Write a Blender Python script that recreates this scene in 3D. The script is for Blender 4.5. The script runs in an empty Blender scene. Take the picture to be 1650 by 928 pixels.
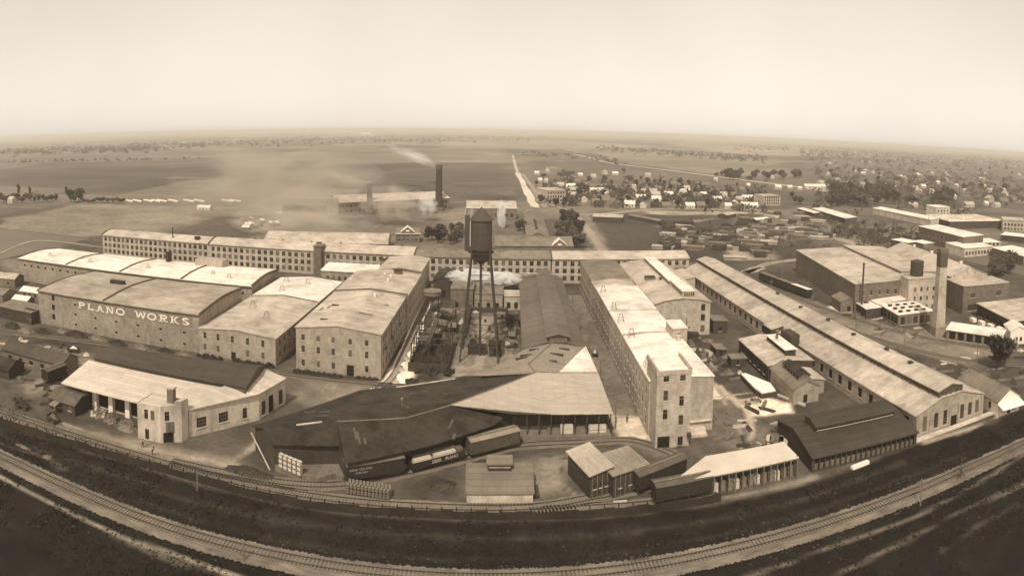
import bpy, math, random
from mathutils import Matrix, Vector
C = bpy.context.scene.collection
SC = bpy.context.scene
random.seed(7)
R = math.radians
# ---------------------------------------------------------------- camera, sky, sun, exposure
CAMZ = 64.0
def _rot(ax, a):
    return Matrix.Rotation(a, 3, Vector(ax))
TAZ, TILT, V0, FP = -0.21, R(4.5), 286.7, 1000.0
_d = Vector((math.sin(TAZ), math.cos(TAZ), 0))
RC = _rot(_d.cross(Vector((0, 0, 1))), -TILT)
cam = bpy.data.cameras.new('camera')
cam.type = 'PANO'
cam.panorama_type = 'CENTRAL_CYLINDRICAL'
cam.central_cylindrical_range_u_min = -0.825
cam.central_cylindrical_range_u_max = 0.825
cam.central_cylindrical_range_v_min = -(928 - V0) / FP
cam.central_cylindrical_range_v_max = V0 / FP
cam.central_cylindrical_radius = 1.0
cam.clip_start = 0.5
cam.clip_end = 90000
co = bpy.data.objects.new('camera', cam)
C.objects.link(co)
_m = Matrix.Identity(4)
for i in range(3):
    _m[i][0] = RC[i][0]; _m[i][1] = RC[i][2]; _m[i][2] = -RC[i][1]
_m[2][3] = CAMZ
co.matrix_world = _m
SC.camera = co

def gp(px, py, h=0.0):
    "surveyed pixel -> plan position at height h"
    u = (px - 825) / FP; v = (V0 - py) / FP
    r = RC @ Vector((math.sin(u), math.cos(u), v))
    t = (h - CAMZ) / r.z
    return r.x * t, r.y * t

SUN_EL, SUN_AZ = R(52), R(180 + 14)      # azimuth clockwise from +Y
w = bpy.data.worlds.new('World'); SC.world = w; w.use_nodes = True
nt = w.node_tree; nt.nodes.clear()
def N(t, **k):
    n = nt.nodes.new(t)
    for a, b in k.items(): setattr(n, a, b)
    return n
sky = N('ShaderNodeTexSky', sky_type='NISHITA', sun_disc=False, sun_elevation=SUN_EL, sun_rotation=SUN_AZ)
sky.air_density = 1.8; sky.dust_density = 0.45; sky.ozone_density = 1.0
bw = N('ShaderNodeRGBToBW')
tc = N('ShaderNodeTexCoord'); nz = N('ShaderNodeTexNoise'); nz.inputs['Scale'].default_value = 2.2; nz.inputs['Detail'].default_value = 4
mr = N('ShaderNodeMapRange'); mr.inputs[1].default_value = .3; mr.inputs[2].default_value = .7; mr.inputs[3].default_value = .94; mr.inputs[4].default_value = 1.06
mu = N('ShaderNodeMath', operation='MULTIPLY')
tint = N('ShaderNodeMix', data_type='RGBA', blend_type='MULTIPLY'); tint.inputs[0].default_value = 1
SKYTINT = (1.11, 1.0, .87, 1)
tint.inputs[7].default_value = SKYTINT
bg = N('ShaderNodeBackground'); bg.inputs[1].default_value = 0.129
ow = N('ShaderNodeOutputWorld')
L = nt.links.new
L(sky.outputs[0], bw.inputs[0]); L(tc.outputs['Generated'], nz.inputs['Vector']); L(nz.outputs[0], mr.inputs[0])
dv = N('ShaderNodeMath', operation='DIVIDE'); dv.inputs[1].default_value = 6.6; pw = N('ShaderNodeMath', operation='POWER'); pw.inputs[1].default_value = .42; ml = N('ShaderNodeMath', operation='MULTIPLY'); ml.inputs[1].default_value = 6.6      # thick high haze evens the sky out
L(bw.outputs[0], dv.inputs[0]); L(dv.outputs[0], pw.inputs[0]); L(pw.outputs[0], ml.inputs[0]); L(ml.outputs[0], mu.inputs[0]); L(mr.outputs[0], mu.inputs[1]); L(mu.outputs[0], tint.inputs[6])
L(tint.outputs[2], bg.inputs[0]); L(bg.outputs[0], ow.inputs[0])

sl = bpy.data.lights.new('sun', 'SUN'); sl.energy = 3.2; sl.angle = R(0.6); sl.color = (1, .93, .82)
so = bpy.data.objects.new('sun', sl); C.objects.link(so)
_s = Vector((math.sin(SUN_AZ) * math.cos(SUN_EL), math.cos(SUN_AZ) * math.cos(SUN_EL), math.sin(SUN_EL)))
so.rotation_euler = _s.to_track_quat('Z', 'Y').to_euler()
SC.view_settings.view_transform = 'Standard'; SC.view_settings.look = 'None'
SC.view_settings.gamma = 1; SC.view_settings.use_curve_mapping = False
SC.view_settings.exposure = 0.0
SC.cycles.use_denoising = True
SC.cycles.max_bounces = 6; SC.cycles.diffuse_bounces = 3; SC.cycles.glossy_bounces = 2; SC.cycles.volume_bounces = 4
SC.cycles.transparent_max_bounces = 12

# ---------------------------------------------------------------- materials
def sep(v):
    "grey value -> sepia colour of the same lightness"
    return (v * (1.24 - .12 * v), v * (1.0 - .01 * v), v * (.73 + .13 * v), 1)
MATS = {}
def mat(name, v, var=.25, scale=.6, kind=None, rough=.95, big=.12, spec=.15, stretch=(1, 1, 1), wrap=None, stain=None):
    "plain weathered surface: two scales of noise round a base tone, with optional seams or courses"
    if name in MATS: return MATS[name]
    m = bpy.data.materials.new(name); m.use_nodes = True; t = m.node_tree; t.nodes.clear()
    def n(ty, **k):
        x = t.nodes.new(ty)
        for a, b in k.items(): setattr(x, a, b)
        return x
    l = t.links.new
    tc = n('ShaderNodeTexCoord'); mp = n('ShaderNodeMapping'); mp.inputs['Scale'].default_value = stretch
    l(tc.outputs['Object'], mp.inputs[0])
    a = n('ShaderNodeTexNoise'); a.inputs['Scale'].default_value = scale; a.inputs['Detail'].default_value = 8; a.inputs['Roughness'].default_value = .65
    b = n('ShaderNodeTexNoise'); b.inputs['Scale'].default_value = scale * big; b.inputs['Detail'].default_value = 3
    l(mp.outputs[0], a.inputs['Vector']); l(tc.outputs['Object'], b.inputs['Vector'])
    ad = n('ShaderNodeMath', operation='ADD'); l(a.outputs[0], ad.inputs[0]); l(b.outputs[0], ad.inputs[1])
    mr = n('ShaderNodeMapRange'); mr.inputs[1].default_value = .72; mr.inputs[2].default_value = 1.28
    mr.inputs[3].default_value = 1 - var; mr.inputs[4].default_value = 1 + var
    l(ad.outputs[0], mr.inputs[0]); val = mr.outputs[0]
    if stain:                                      # soot, damp and old patches with shapes of their own
        sn = n('ShaderNodeTexNoise'); sn.inputs['Scale'].default_value = stain[0]; sn.inputs['Detail'].default_value = 5; sn.inputs['Roughness'].default_value = .7
        sm = n('ShaderNodeMapping'); sm.inputs['Scale'].default_value = stain[2]; sm.inputs['Location'].default_value = (7, 3, 5); l(tc.outputs['Object'], sm.inputs[0]); l(sm.outputs[0], sn.inputs['Vector'])
        sr = n('ShaderNodeMapRange'); sr.inputs[1].default_value = .42; sr.inputs[2].default_value = .64; sr.inputs[3].default_value = 1.06; sr.inputs[4].default_value = stain[1]; l(sn.outputs[0], sr.inputs[0])
        sx = n('ShaderNodeMath', operation='MULTIPLY'); l(val, sx.inputs[0]); l(sr.outputs[0], sx.inputs[1]); val = sx.outputs[0]
    if kind:
        br = n('ShaderNodeTexBrick')
        if kind == 'seams': sc, bw_, rh, ms, lo = 1, 9.0, 1.15, .07, .72
        elif kind == 'seamsx': sc, bw_, rh, ms, lo = 1, 7.0, .95, .07, .72
        elif kind == 'seamsd': sc, bw_, rh, ms, lo = 1, 6.0, 1.2, .06, 1.2
        elif kind == 'bricks': sc, bw_, rh, ms, lo = 1, .9, .3, .04, .8
        elif kind == 'planks': sc, bw_, rh, ms, lo = 1, 5.0, .32, .05, .6
        br.inputs['Scale'].default_value = sc; br.inputs['Brick Width'].default_value = bw_; br.inputs['Row Height'].default_value = rh
        br.inputs['Mortar Size'].default_value = ms
        br.inputs['Color1'].default_value = (1, 1, 1, 1); br.inputs['Color2'].default_value = (.8, .8, .8, 1)
        br.inputs['Mortar'].default_value = (lo, lo, lo, 1)
        src = tc.outputs['Object']
        if wrap:                                    # turn the pattern onto another plane
            mp2 = n('ShaderNodeMapping'); mp2.inputs['Rotation'].default_value = wrap; l(src, mp2.inputs[0]); src = mp2.outputs[0]
        l(src, br.inputs['Vector'])
        mm = n('ShaderNodeMath', operation='MULTIPLY'); l(val, mm.inputs[0]); l(br.outputs[0], mm.inputs[1]); val = mm.outputs[0]
    cm = n('ShaderNodeMix', data_type='RGBA', blend_type='MULTIPLY'); cm.inputs[0].default_value = 1
    cm.inputs[6].default_value = sep(v)
    l(val, cm.inputs[7])
    p = n('ShaderNodeBsdfPrincipled'); p.inputs['Roughness'].default_value = rough; p.inputs['Specular IOR Level'].default_value = spec
    l(cm.outputs[2], p.inputs['Base Color'])
    o = n('ShaderNodeOutputMaterial'); l(p.outputs[0], o.inputs[0])
    MATS[name] = m
    return m
XW = (R(90), 0, 0)         # pattern laid on walls that face y
M_BRICK = mat('buff_brick', .31, .26, .9, 'bricks', wrap=XW, stain=(.7, .76, (1, 1, .4)))
M_BRICKD = mat('brown_brick', .17, .2, .8, 'bricks', wrap=XW, stain=(.7, .76, (1, 1, .4)))
M_BRICKL = mat('pale_brick', .47, .2, .8, 'bricks', wrap=XW, stain=(.7, .76, (1, 1, .4)))
M_STONE = mat('weathered_stone', .33, .26, .5, stretch=(1, 1, 3), stain=(.7, .76, (1, 1, .4)))
M_PLANO = mat('brown_felt_roof', .36, .2, .3, 'seams', stain=(.16, .74, (1, 1, 1)))
M_TAN = mat('tan_felt_roof', .47, .2, .3, 'seams', stain=(.16, .74, (1, 1, 1)))
M_WHITER = mat('pale_felt_roof', .8, .12, .3, 'seams', stain=(.16, .74, (1, 1, 1)))
M_BRIGHT = mat('white_gravel_roof', .82, .09, .3, 'seams', stain=(.16, .74, (1, 1, 1)))
M_DARKR = mat('tarred_roof', .045, .3, .4, 'seamsd', stain=(.2, .6, (1, 1, 1)))
M_GREYR = mat('grey_felt_roof', .2, .2, .4, 'seams', stain=(.16, .74, (1, 1, 1)))
M_DUSTR = mat('dusty_roof', .45, .26, .5, 'seams', stain=(.16, .74, (1, 1, 1)))
M_PLANKR = mat('board_roof', .3, .25, .8, 'planks', stretch=(3, 1, 1))
M_WOOD = mat('dark_timber', .07, .3, 1.5, 'planks', wrap=(R(90), 0, R(90)))
M_WOODM = mat('grey_timber', .2, .3, 1.5, 'planks', wrap=(R(90), 0, R(90)))
M_WOODL = mat('new_timber', .5, .2, 1.5)
M_TRIM = mat('dark_trim', .09, .2, 1)
M_WHITE = mat('white_paint', .8, .08, 1)
M_CONC = mat('pale_stone', .52, .2, 1, stain=(.4, .7, (1, 1, .4)))
M_IRON = mat('dark_iron', .055, .3, 2, rough=.6, spec=.4)
M_TANK = mat('tank_paint', .055, .3, .5, rough=.6, spec=.35, stretch=(1, 1, .25))
M_GLASS = mat('window_glass', .045, .5, .6, rough=.15, spec=.6)
M_GLASS2 = mat('window_glass_pale', .16, .4, .8, rough=.2, spec=.6)  # paler base colour imitates panes catching a reflection
M_GLASS3 = mat('window_glass_black', .015, .4, .8, rough=.12, spec=.6)
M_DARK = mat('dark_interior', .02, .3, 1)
M_SAND = mat('white_sand', .82, .12, .8)
M_SKIN = mat('skin', .4, .1, 1)
M_COAL = mat('coal_heap', .035, .5, 1.2)
M_SCRAP = mat('scrap_heap', .13, .6, 1.5)
M_LEAF = mat('leaves_dark', .055, .35, .8)
M_LEAF2 = mat('leaves_mid', .085, .35, .8)
M_BARK = mat('bark', .08, .3, 2)

# ---------------------------------------------------------------- mesh builder
class MB:
    def __init__(s): s.v = []; s.f = []; s.mi = []; s.m = 0
    def add(s, vs, fs):
        b = len(s.v); s.v += [tuple(x) for x in vs]
        for f in fs: s.f.append(tuple(b + i for i in f)); s.mi.append(s.m)
        return s
    def poly(s, pts): return s.add(pts, [tuple(range(len(pts)))])
    def box(s, x0, x1, y0, y1, z0, z1):
        return s.add([(x0, y0, z0), (x1, y0, z0), (x1, y1, z0), (x0, y1, z0), (x0, y0, z1), (x1, y0, z1), (x1, y1, z1), (x0, y1, z1)],
                     [(0, 3, 2, 1), (4, 5, 6, 7), (0, 1, 5, 4), (1, 2, 6, 5), (2, 3, 7, 6), (3, 0, 4, 7)])
    def obox(s, p, q, wd, z0, z1):
        "box along plan segment p-q"
        dx, dy = q[0] - p[0], q[1] - p[1]; l = math.hypot(dx, dy) or 1; nx, ny = -dy / l * wd / 2, dx / l * wd / 2
        a = [(p[0] - nx, p[1] - ny), (q[0] - nx, q[1] - ny), (q[0] + nx, q[1] + ny), (p[0] + nx, p[1] + ny)]
        return s.prism(a, z0, z1)
    def prism(s, pl, z0, z1):
        n = len(pl); ar = sum(pl[i][0] * pl[(i + 1) % n][1] - pl[(i + 1) % n][0] * pl[i][1] for i in range(n))
        if ar < 0: pl = pl[::-1]
        vs = [(x, y, z0) for x, y in pl] + [(x, y, z1) for x, y in pl]
        return s.add(vs, [tuple(range(n - 1, -1, -1)), tuple(range(n, 2 * n))] + [(i, (i + 1) % n, n + (i + 1) % n, n + i) for i in range(n)])
    def slab(s, pts, th):
        "facet with thickness below it"
        n = len(pts)
        nx = sum((pts[i][0] * pts[(i + 1) % n][1] - pts[(i + 1) % n][0] * pts[i][1]) for i in range(n))
        if nx < 0: pts = pts[::-1]
        vs = [tuple(p) for p in pts] + [(p[0], p[1], p[2] - th) for p in pts]
        return s.add(vs, [tuple(range(n)), tuple(range(2 * n - 1, n - 1, -1))] + [(i, n + i, n + (i + 1) % n, (i + 1) % n) for i in range(n)])
    def tube(s, p, q, r0, r1=None, n=6):
        r1 = r0 if r1 is None else r1
        p, q = Vector(p), Vector(q); d = (q - p).normalized(); a = d.orthogonal().normalized(); b = d.cross(a)
        vs = []
        for o, r in ((p, r0), (q, r1)):
            for i in range(n):
                t = 2 * math.pi * i / n; vs.append(o + a * math.cos(t) * r + b * math.sin(t) * r)
        return s.add(vs, [(i, (i + 1) % n, n + (i + 1) % n, n + i) for i in range(n)] + [tuple(range(n - 1, -1, -1)), tuple(range(n, 2 * n))])
    def lathe(s, prof, n=20, cx=0, cy=0):
        vs = []; fs = []
        for r, z in prof:
            for i in range(n):
                t = 2 * math.pi * i / n; vs.append((cx + r * math.cos(t), cy + r * math.sin(t), z))
        for k in range(len(prof) - 1):
            for i in range(n):
                j = (i + 1) % n; fs.append((k * n + i, k * n + j, (k + 1) * n + j, (k + 1) * n + i))
        fs.append(tuple(range(n - 1, -1, -1))); fs.append(tuple(range((len(prof) - 1) * n, len(prof) * n)))
        return s.add(vs, fs)
    def heap(s, cx, cy, rx, ry, h, seed=0, n=14, rings=5):
        "lumpy pile"
        rr = random.Random(seed); vs = []; fs = []
        for k in range(rings):
            t = k / rings; z = h * (1 - (1 - t) ** 1.3)
            for i in range(n):
                a = 2 * math.pi * i / n; q = (1 - t) * rr.uniform(.8, 1.18)
                vs.append((cx + rx * q * math.cos(a), cy + ry * q * math.sin(a), (z * rr.uniform(.75, 1.2) if k else -.05)))
        vs.append((cx, cy, h))
        for k in range(rings - 1):
            for i in range(n):
                j = (i + 1) % n; fs.append((k * n + i, k * n + j, (k + 1) * n + j, (k + 1) * n + i))
        for i in range(n): fs.append(((rings - 1) * n + i, (rings - 1) * n + (i + 1) % n, len(vs) - 1))
        return s.add(vs, fs)
    def mesh(s, name, mats):
        me = bpy.data.meshes.new(name); me.from_pydata(s.v, [], s.f)
        for m in (mats if isinstance(mats, (list, tuple)) else [mats]): me.materials.append(m)
        me.polygons.foreach_set('material_index', s.mi); me.update()
        return me
    def build(s, name, mats, parent=None, loc=None, rz=0):
        return put(s.mesh(name, mats), name, parent, loc, rz)
def put(me, name, parent=None, loc=None, rz=0):
    o = bpy.data.objects.new(name, me); C.objects.link(o)
    if parent: o.parent = parent
    if loc: o.location = loc
    if rz: o.rotation_euler = (0, 0, rz)
    return o
def tag(o, label=None, cat=None, group=None, kind=None):
    if label: o['label'] = label
    if cat: o['category'] = cat
    if group: o['group'] = group
    if kind: o['kind'] = kind
    return o
def thing(name, label, cat, loc=(0, 0, 0), rz=0, group=None):
    o = bpy.data.objects.new(name, None); C.objects.link(o); o.location = loc; o.rotation_euler = (0, 0, rz)
    o.empty_display_size = .5
    return tag(o, label, cat, group)
KIDS = {}
def dup(root, loc, rz=0, label=None, group=None, sc=None):
    def cp(o, par):
        c = o.copy(); C.objects.link(c)
        if par: c.parent = par
        for k in [x for x in o.children]: cp(k, c)
        return c
    r = cp(root, None); r.location = loc; r.rotation_euler = (0, 0, rz)
    if sc: r.scale = sc
    return tag(r, label, None, group)
def struct(name, mb, m, z=0):
    return tag(mb.build(name, m), kind='structure')

# ---------------------------------------------------------------- buildings
WIN = {}
WR = random.Random(99)
def window(parent, O, U, u, v, wd, ht, style='sash', near=True):
    "window set in an opening; O wall origin, U unit along the wall, u/v centre-bottom"
    vr = WR.choice((0, 0, 0, 1, 1, 2, 2)); key = (round(wd, 2), round(ht, 2), style, near, vr)
    if key not in WIN:
        f = MB(); g = MB(); s_ = MB(); fr = .09; x0, x1 = -wd / 2, wd / 2; y0, y1 = .06, .13
        door = style in ('door', 'open')
        f.box(x0, x0 + fr, y0, y1, 0, ht); f.box(x1 - fr, x1, y0, y1, 0, ht); f.box(x0 + fr, x1 - fr, y0, y1, ht - fr, ht)
        if style != 'open': f.box(x0 + fr, x1 - fr, y0, y1, 0, fr)
        if style == 'sash':
            md = (.5, .5, .68)[vr]; f.box(x0 + fr, x1 - fr, y0, y1, ht * md - .05, ht * md + .05); f.box(-.03, .03, y0 + .01, y1 - .01, fr, ht - fr)
        elif style == 'grid':
            k = max(2, round(wd / .6))
            for i in range(1, k): f.box(x0 + wd * i / k - .025, x0 + wd * i / k + .025, y0 + .01, y1 - .01, fr, ht - fr)
            k = max(2, round(ht / .7))
            for i in range(1, k): f.box(x0 + fr, x1 - fr, y0, y1 - .02, ht * i / k - .025, ht * i / k + .025)
        elif style == 'door': f.box(-.04, .04, y0, y1, fr, ht - fr)
        g.poly([(x0 + .02, .15, .02), (x1 - .02, .15, .02), (x1 - .02, .15, ht - .02), (x0 + .02, .15, ht - .02)])
        s_.box(x0 - .12, x1 + .12, -.12, .1, -.14, -.003)
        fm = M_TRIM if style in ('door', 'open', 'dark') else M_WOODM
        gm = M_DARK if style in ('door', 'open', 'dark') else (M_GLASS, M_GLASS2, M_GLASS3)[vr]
        if near: WIN[key] = (f.mesh('window', fm), g.mesh('pane', gm), None if door else s_.mesh('sill', M_CONC))
        else:
            k = MB(); k.add(f.v, f.f); k.m = 1; k.add(g.v, g.f); k.m = 2
            if not door: k.add(s_.v, s_.f)
            WIN[key] = (k.mesh('window', [fm, gm, M_CONC]), None, None)
    a, b, c = WIN[key]
    rz = math.atan2(U[1], U[0])
    o = put(a, 'door' if style in ('door', 'open') else 'window', parent, (O[0] + U[0] * u, O[1] + U[1] * u, v), rz)
    if b: put(b, 'panel' if style in ('door', 'open') else 'pane', o)
    if c: put(c, 'sill', o)
    return o
def wall_panel(mb, O, U, Ln, top, ops, z0=0, dep=.2):
    "vertical wall from plan point O along unit U; top = [(u, z)...]; ops = openings (u, v, w, h, style)"
    Nn = (U[1], -U[0])
    P = lambda u, z, d=0: (O[0] + U[0] * u - Nn[0] * d, O[1] + U[1] * u - Nn[1] * d, z)
    zt = min(z for _, z in top)
    us = sorted({0, Ln} | {round(o[0] - o[2] / 2, 4) for o in ops} | {round(o[0] + o[2] / 2, 4) for o in ops})
    zs = sorted({z0, zt} | {round(o[1], 4) for o in ops} | {round(o[1] + o[3], 4) for o in ops})
    for i in range(len(us) - 1):
        for j in range(len(zs) - 1):
            uc, zc = (us[i] + us[i + 1]) / 2, (zs[j] + zs[j + 1]) / 2
            if any(abs(uc - o[0]) < o[2] / 2 and o[1] < zc < o[1] + o[3] for o in ops): continue
            mb.poly([P(us[i], zs[j]), P(us[i + 1], zs[j]), P(us[i + 1], zs[j + 1]), P(us[i], zs[j + 1])])
    for u, v, wd, ht, *_ in ops:
        a, b = u - wd / 2, u + wd / 2
        mb.poly([P(a, v), P(a, v, dep), P(a, v + ht, dep), P(a, v + ht)]); mb.poly([P(b, v), P(b, v + ht), P(b, v + ht, dep), P(b, v, dep)])
        mb.poly([P(a, v), P(b, v), P(b, v, dep), P(a, v, dep)]); mb.poly([P(a, v + ht), P(a, v + ht, dep), P(b, v + ht, dep), P(b, v + ht)])
    cap = [P(u, z) for u, z in top]
    pts = [P(0, zt)] if top[0][1] > zt + 1e-6 else []
    pts2 = [P(Ln, zt)] if top[-1][1] > zt + 1e-6 else []
    full = pts + cap + pts2
    if any(z > zt + 1e-6 for _, z in top): mb.poly(full[::-1])
def ops_grid(Ln, n, rows, wd, ht, mar=1.5, style='sash', skip=()):
    r = []
    for k, v in enumerate(rows):
        for i in range(n):
            if (i, k) in skip: continue
            u = mar + (Ln - 2 * mar) * (i + .5) / n
            r.append((u, v, wd, ht, style))
    return r
def block(T, x0, x1, y0, y1, prof, axis, wm, rm, op=None, ov=.35, gov=.25, th=.22, z0=0, near=True, roof='roof', wall='wall'):
    "rectangular building volume in T's own frame; prof = roof line across the span as [(s 0..1, z)]; ridge along axis"
    op = op or {}
    W, D = x1 - x0, y1 - y0
    mb = MB()
    sx = [(s * (W if axis == 'y' else D), z) for s, z in prof]
    span = W if axis == 'y' else D
    rev = [(span - u, z) for u, z in sx][::-1]
    lo, hi = prof[0][1], prof[-1][1]
    tops = {'S': sx, 'N': rev, 'E': [(0, hi), (D, hi)], 'W': [(0, lo), (D, lo)]} if axis == 'y' else \
           {'E': sx, 'W': rev, 'S': [(0, lo), (W, lo)], 'N': [(0, hi), (W, hi)]}
    org = {'S': ((x0, y0), (1, 0), W), 'E': ((x1, y0), (0, 1), D), 'N': ((x1, y1), (-1, 0), W), 'W': ((x0, y1), (0, -1), D)}
    for k in 'SENW':
        O, U, Ln = org[k]; oo = [o for o in op.get(k, [])]
        wall_panel(mb, O, U, Ln, tops[k], oo, z0)
        for o in oo:
            if o[4]: window(T, O, U, o[0], o[1], o[2], o[3], o[4], near)
    wo = mb.build(wall, wm, T)
    ro = None
    if rm:
        rb = MB(); pr = [(u, z) for u, z in sx]
        def ext(a, b, d):
            sl_ = (a[1] - b[1]) / ((a[0] - b[0]) or 1); return (a[0] + d, a[1] + sl_ * d)
        q = [ext(pr[0], pr[1], -ov)] + pr[1:-1] + [ext(pr[-1], pr[-2], ov)]
        e0, e1 = (y0 - gov, y1 + gov) if axis == 'y' else (x0 - gov, x1 + gov)
        def V(u, z, e): return (x0 + u, e, z) if axis == 'y' else (e, y0 + u, z)
        n = len(q)
        vs = [V(u, z + th, e) for e in (e0, e1) for u, z in q] + [V(u, z + .004, e) for e in (e0, e1) for u, z in q]
        fs = []
        for i in range(n - 1):
            fs.append((i, i + 1, n + i + 1, n + i)); fs.append((2 * n + i, 3 * n + i, 3 * n + i + 1, 2 * n + i + 1))
            fs.append((i, 2 * n + i, 2 * n + i + 1, i + 1)); fs.append((n + i, n + i + 1, 3 * n + i + 1, 3 * n + i))
        fs.append((0, n, 3 * n, 2 * n)); fs.append((n - 1, 3 * n - 1 + 0, 4 * n - 1, 2 * n - 1)) if False else fs.append((n - 1, 3 * n - 1, 4 * n - 1, 2 * n - 1))
        if axis == 'x': fs = [f[::-1] for f in fs]
        rb.add(vs, fs); ro = rb.build(roof, rm, T)
    return wo, ro
def parapet(T, p, q, prof, h=.55, wd=.4, m=None, name='parapet'):
    "fire wall standing above the roof along plan segment p-q, following prof heights"
    mb = MB(); dx, dy = q[0] - p[0], q[1] - p[1]; l = math.hypot(dx, dy); nx, ny = -dy / l * wd / 2, dx / l * wd / 2
    for (s0, z0), (s1, z1) in zip(prof, prof[1:]):
        a = (p[0] + dx * s0, p[1] + dy * s0); b = (p[0] + dx * s1, p[1] + dy * s1)
        vs = []
        for (X, Y), z in ((a, z0), (b, z1)):
            vs += [(X - nx, Y - ny, z - .3), (X + nx, Y + ny, z - .3), (X + nx, Y + ny, z + h), (X - nx, Y - ny, z + h)]
        mb.add(vs, [(0, 1, 2, 3), (7, 6, 5, 4), (0, 4, 5, 1), (1, 5, 6, 2), (2, 6, 7, 3), (3, 7, 4, 0)])
    return mb.build(name, m or M_TRIM, T)
def trestle(T, x, y, z, ax=0, h=2.6, wd=2.6):
    "A-shaped hoist frame on a roof"
    mb = MB(); c, s = math.cos(ax), math.sin(ax)
    P = lambda a, b, k: (x + c * a - s * b, y + s * a + c * b, z + k)
    for b in (-.7, .7):
        for sg in (-1, 1): mb.tube(P(sg * wd / 2, b, 0), P(sg * .35, b * .5, h), .055, n=5)
        mb.tube(P(-wd * .33, b * .8, h * .45), P(wd * .33, b * .8, h * .45), .04, n=4)
    mb.tube(P(-.45, 0, h), P(.45, 0, h), .06, n=5)
    mb.tube(P(-.35, -.4, h), P(-.35, .4, h), .07, n=4); mb.tube(P(.35, -.4, h), P(.35, .4, h), .07, n=4)
    return mb.build('roof_trestle', M_WOODM, T)
def roof_box(T, x, y, z, a, b, h, m=None, name='roof_vent', capm=None):
    mb = MB(); mb.box(x - a / 2, x + a / 2, y - b / 2, y + b / 2, z - .5, z + h); mb.m = 1
    mb.box(x - a / 2 - .15, x + a / 2 + .15, y - b / 2 - .15, y + b / 2 + .15, z + h + .003, z + h + .15)
    return mb.build(name, [m or M_WOODM, capm or M_DARKR], T)
def stack_pipe(T, x, y, z, h, r=.2, m=None, name='vent_pipe'):
    mb = MB(); mb.lathe([(r, z - .4), (r, z + h), (r * 1.35, z + h + .02), (r * 1.35, z + h + .2)], 8, x, y)
    return mb.build(name, m or M_IRON, T)
# ---------------------------------------------------------------- ground, roads, tracks, air
def rough(pts, step=6.0, j=.6, seed=1):
    "polygon with an uneven edge"
    rr = random.Random(seed); o = []
    for i in range(len(pts)):
        a, b = pts[i], pts[(i + 1) % len(pts)]; l = math.hypot(b[0] - a[0], b[1] - a[1]); n = max(1, int(l / step))
        for k in range(n):
            t = k / n; o.append((a[0] + (b[0] - a[0]) * t + rr.uniform(-j, j), a[1] + (b[1] - a[1]) * t + rr.uniform(-j, j)))
    return o
def sheet(name, pts, m, z, step=6., j=.6, seed=1, kind='structure'):
    mb = MB(); p = rough(pts, step, j, seed) if step else pts
    ar = sum(p[i][0] * p[(i + 1) % len(p)][1] - p[(i + 1) % len(p)][0] * p[i][1] for i in range(len(p)))
    mb.poly([(x, y, z) for x, y in (p if ar > 0 else p[::-1])])
    return tag(mb.build(name, m), kind=kind)
def smooth(pts, n=4):
    "catmull-rom through plan points"
    o = []
    P = [pts[0]] + list(pts) + [pts[-1]]
    for i in range(1, len(P) - 2):
        for k in range(n):
            t = k / n; a, b, c, d = P[i - 1], P[i], P[i + 1], P[i + 2]
            o.append(tuple(.5 * (2 * b[q] + (c[q] - a[q]) * t + (2 * a[q] - 5 * b[q] + 4 * c[q] - d[q]) * t * t + (3 * b[q] - a[q] - 3 * c[q] + d[q]) * t ** 3) for q in (0, 1)))
    o.append(tuple(pts[-1])); return o
def normals(pts):
    o = []
    for i in range(len(pts)):
        a, b = pts[max(0, i - 1)], pts[min(len(pts) - 1, i + 1)]; l = math.hypot(b[0] - a[0], b[1] - a[1]) or 1
        o.append((-(b[1] - a[1]) / l, (b[0] - a[0]) / l))
    return o
def ribbon(mb, pts, w0, w1, z, j=0, rr=random):
    nn = normals(pts); vs = []
    for (x, y), (a, b) in zip(pts, nn):
        e0, e1 = w0 + rr.uniform(-j, j), w1 + rr.uniform(-j, j)
        vs += [(x + a * e0, y + b * e0, z), (x + a * e1, y + b * e1, z)]
    mb.add(vs, [(2 * i, 2 * i + 2, 2 * i + 3, 2 * i + 1) for i in range(len(pts) - 1)])
def road(name, pts, wd, m, z, j=.25, n=6):
    mb = MB(); ribbon(mb, smooth(pts, n), -wd / 2, wd / 2, z, j); return struct(name, mb, m)
M_FIELD = mat('far_fields', .15, .4, .004, big=.3)
M_YARD = mat('cinder_yard', .15, .5, .16, big=.25)
M_DIRT = mat('pale_dirt', .27, .3, .25, big=.2)
M_GRASS = mat('rough_grass', .022, .6, .5, big=.1)
M_PATH = mat('worn_path', .13, .3, .5)
M_PATHL = mat('pale_path', .32, .2, .5)
M_BALL = mat('ballast', .155, .5, 1.4, stretch=(.3, 1, 1))
M_TIE = mat('tie', .17, .3, 2)
M_RAIL = mat('rail', .045, .2, 3, rough=.5, spec=.5)
M_ROADL = mat('country_road', .4, .15, .05)
M_STUB = mat('stubble_field', .2, .25, .03, big=.2)
M_DFIELD = mat('dark_field', .12, .25, .012, big=.3, stretch=(.3, 1, 1))
M_MFIELD = mat('mid_field', .17, .25, .012, big=.3, stretch=(.3, 1, 1))
M_LYARD = mat('lumber_yard_ground', .07, .5, .08, big=.2)

mb = MB(); RG = 26000
mb.poly([(RG * math.cos(2 * math.pi * i / 96), RG * math.sin(2 * math.pi * i / 96), 0) for i in range(96)])
o = struct('ground', mb, M_FIELD); o.location.z = -.1
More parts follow.
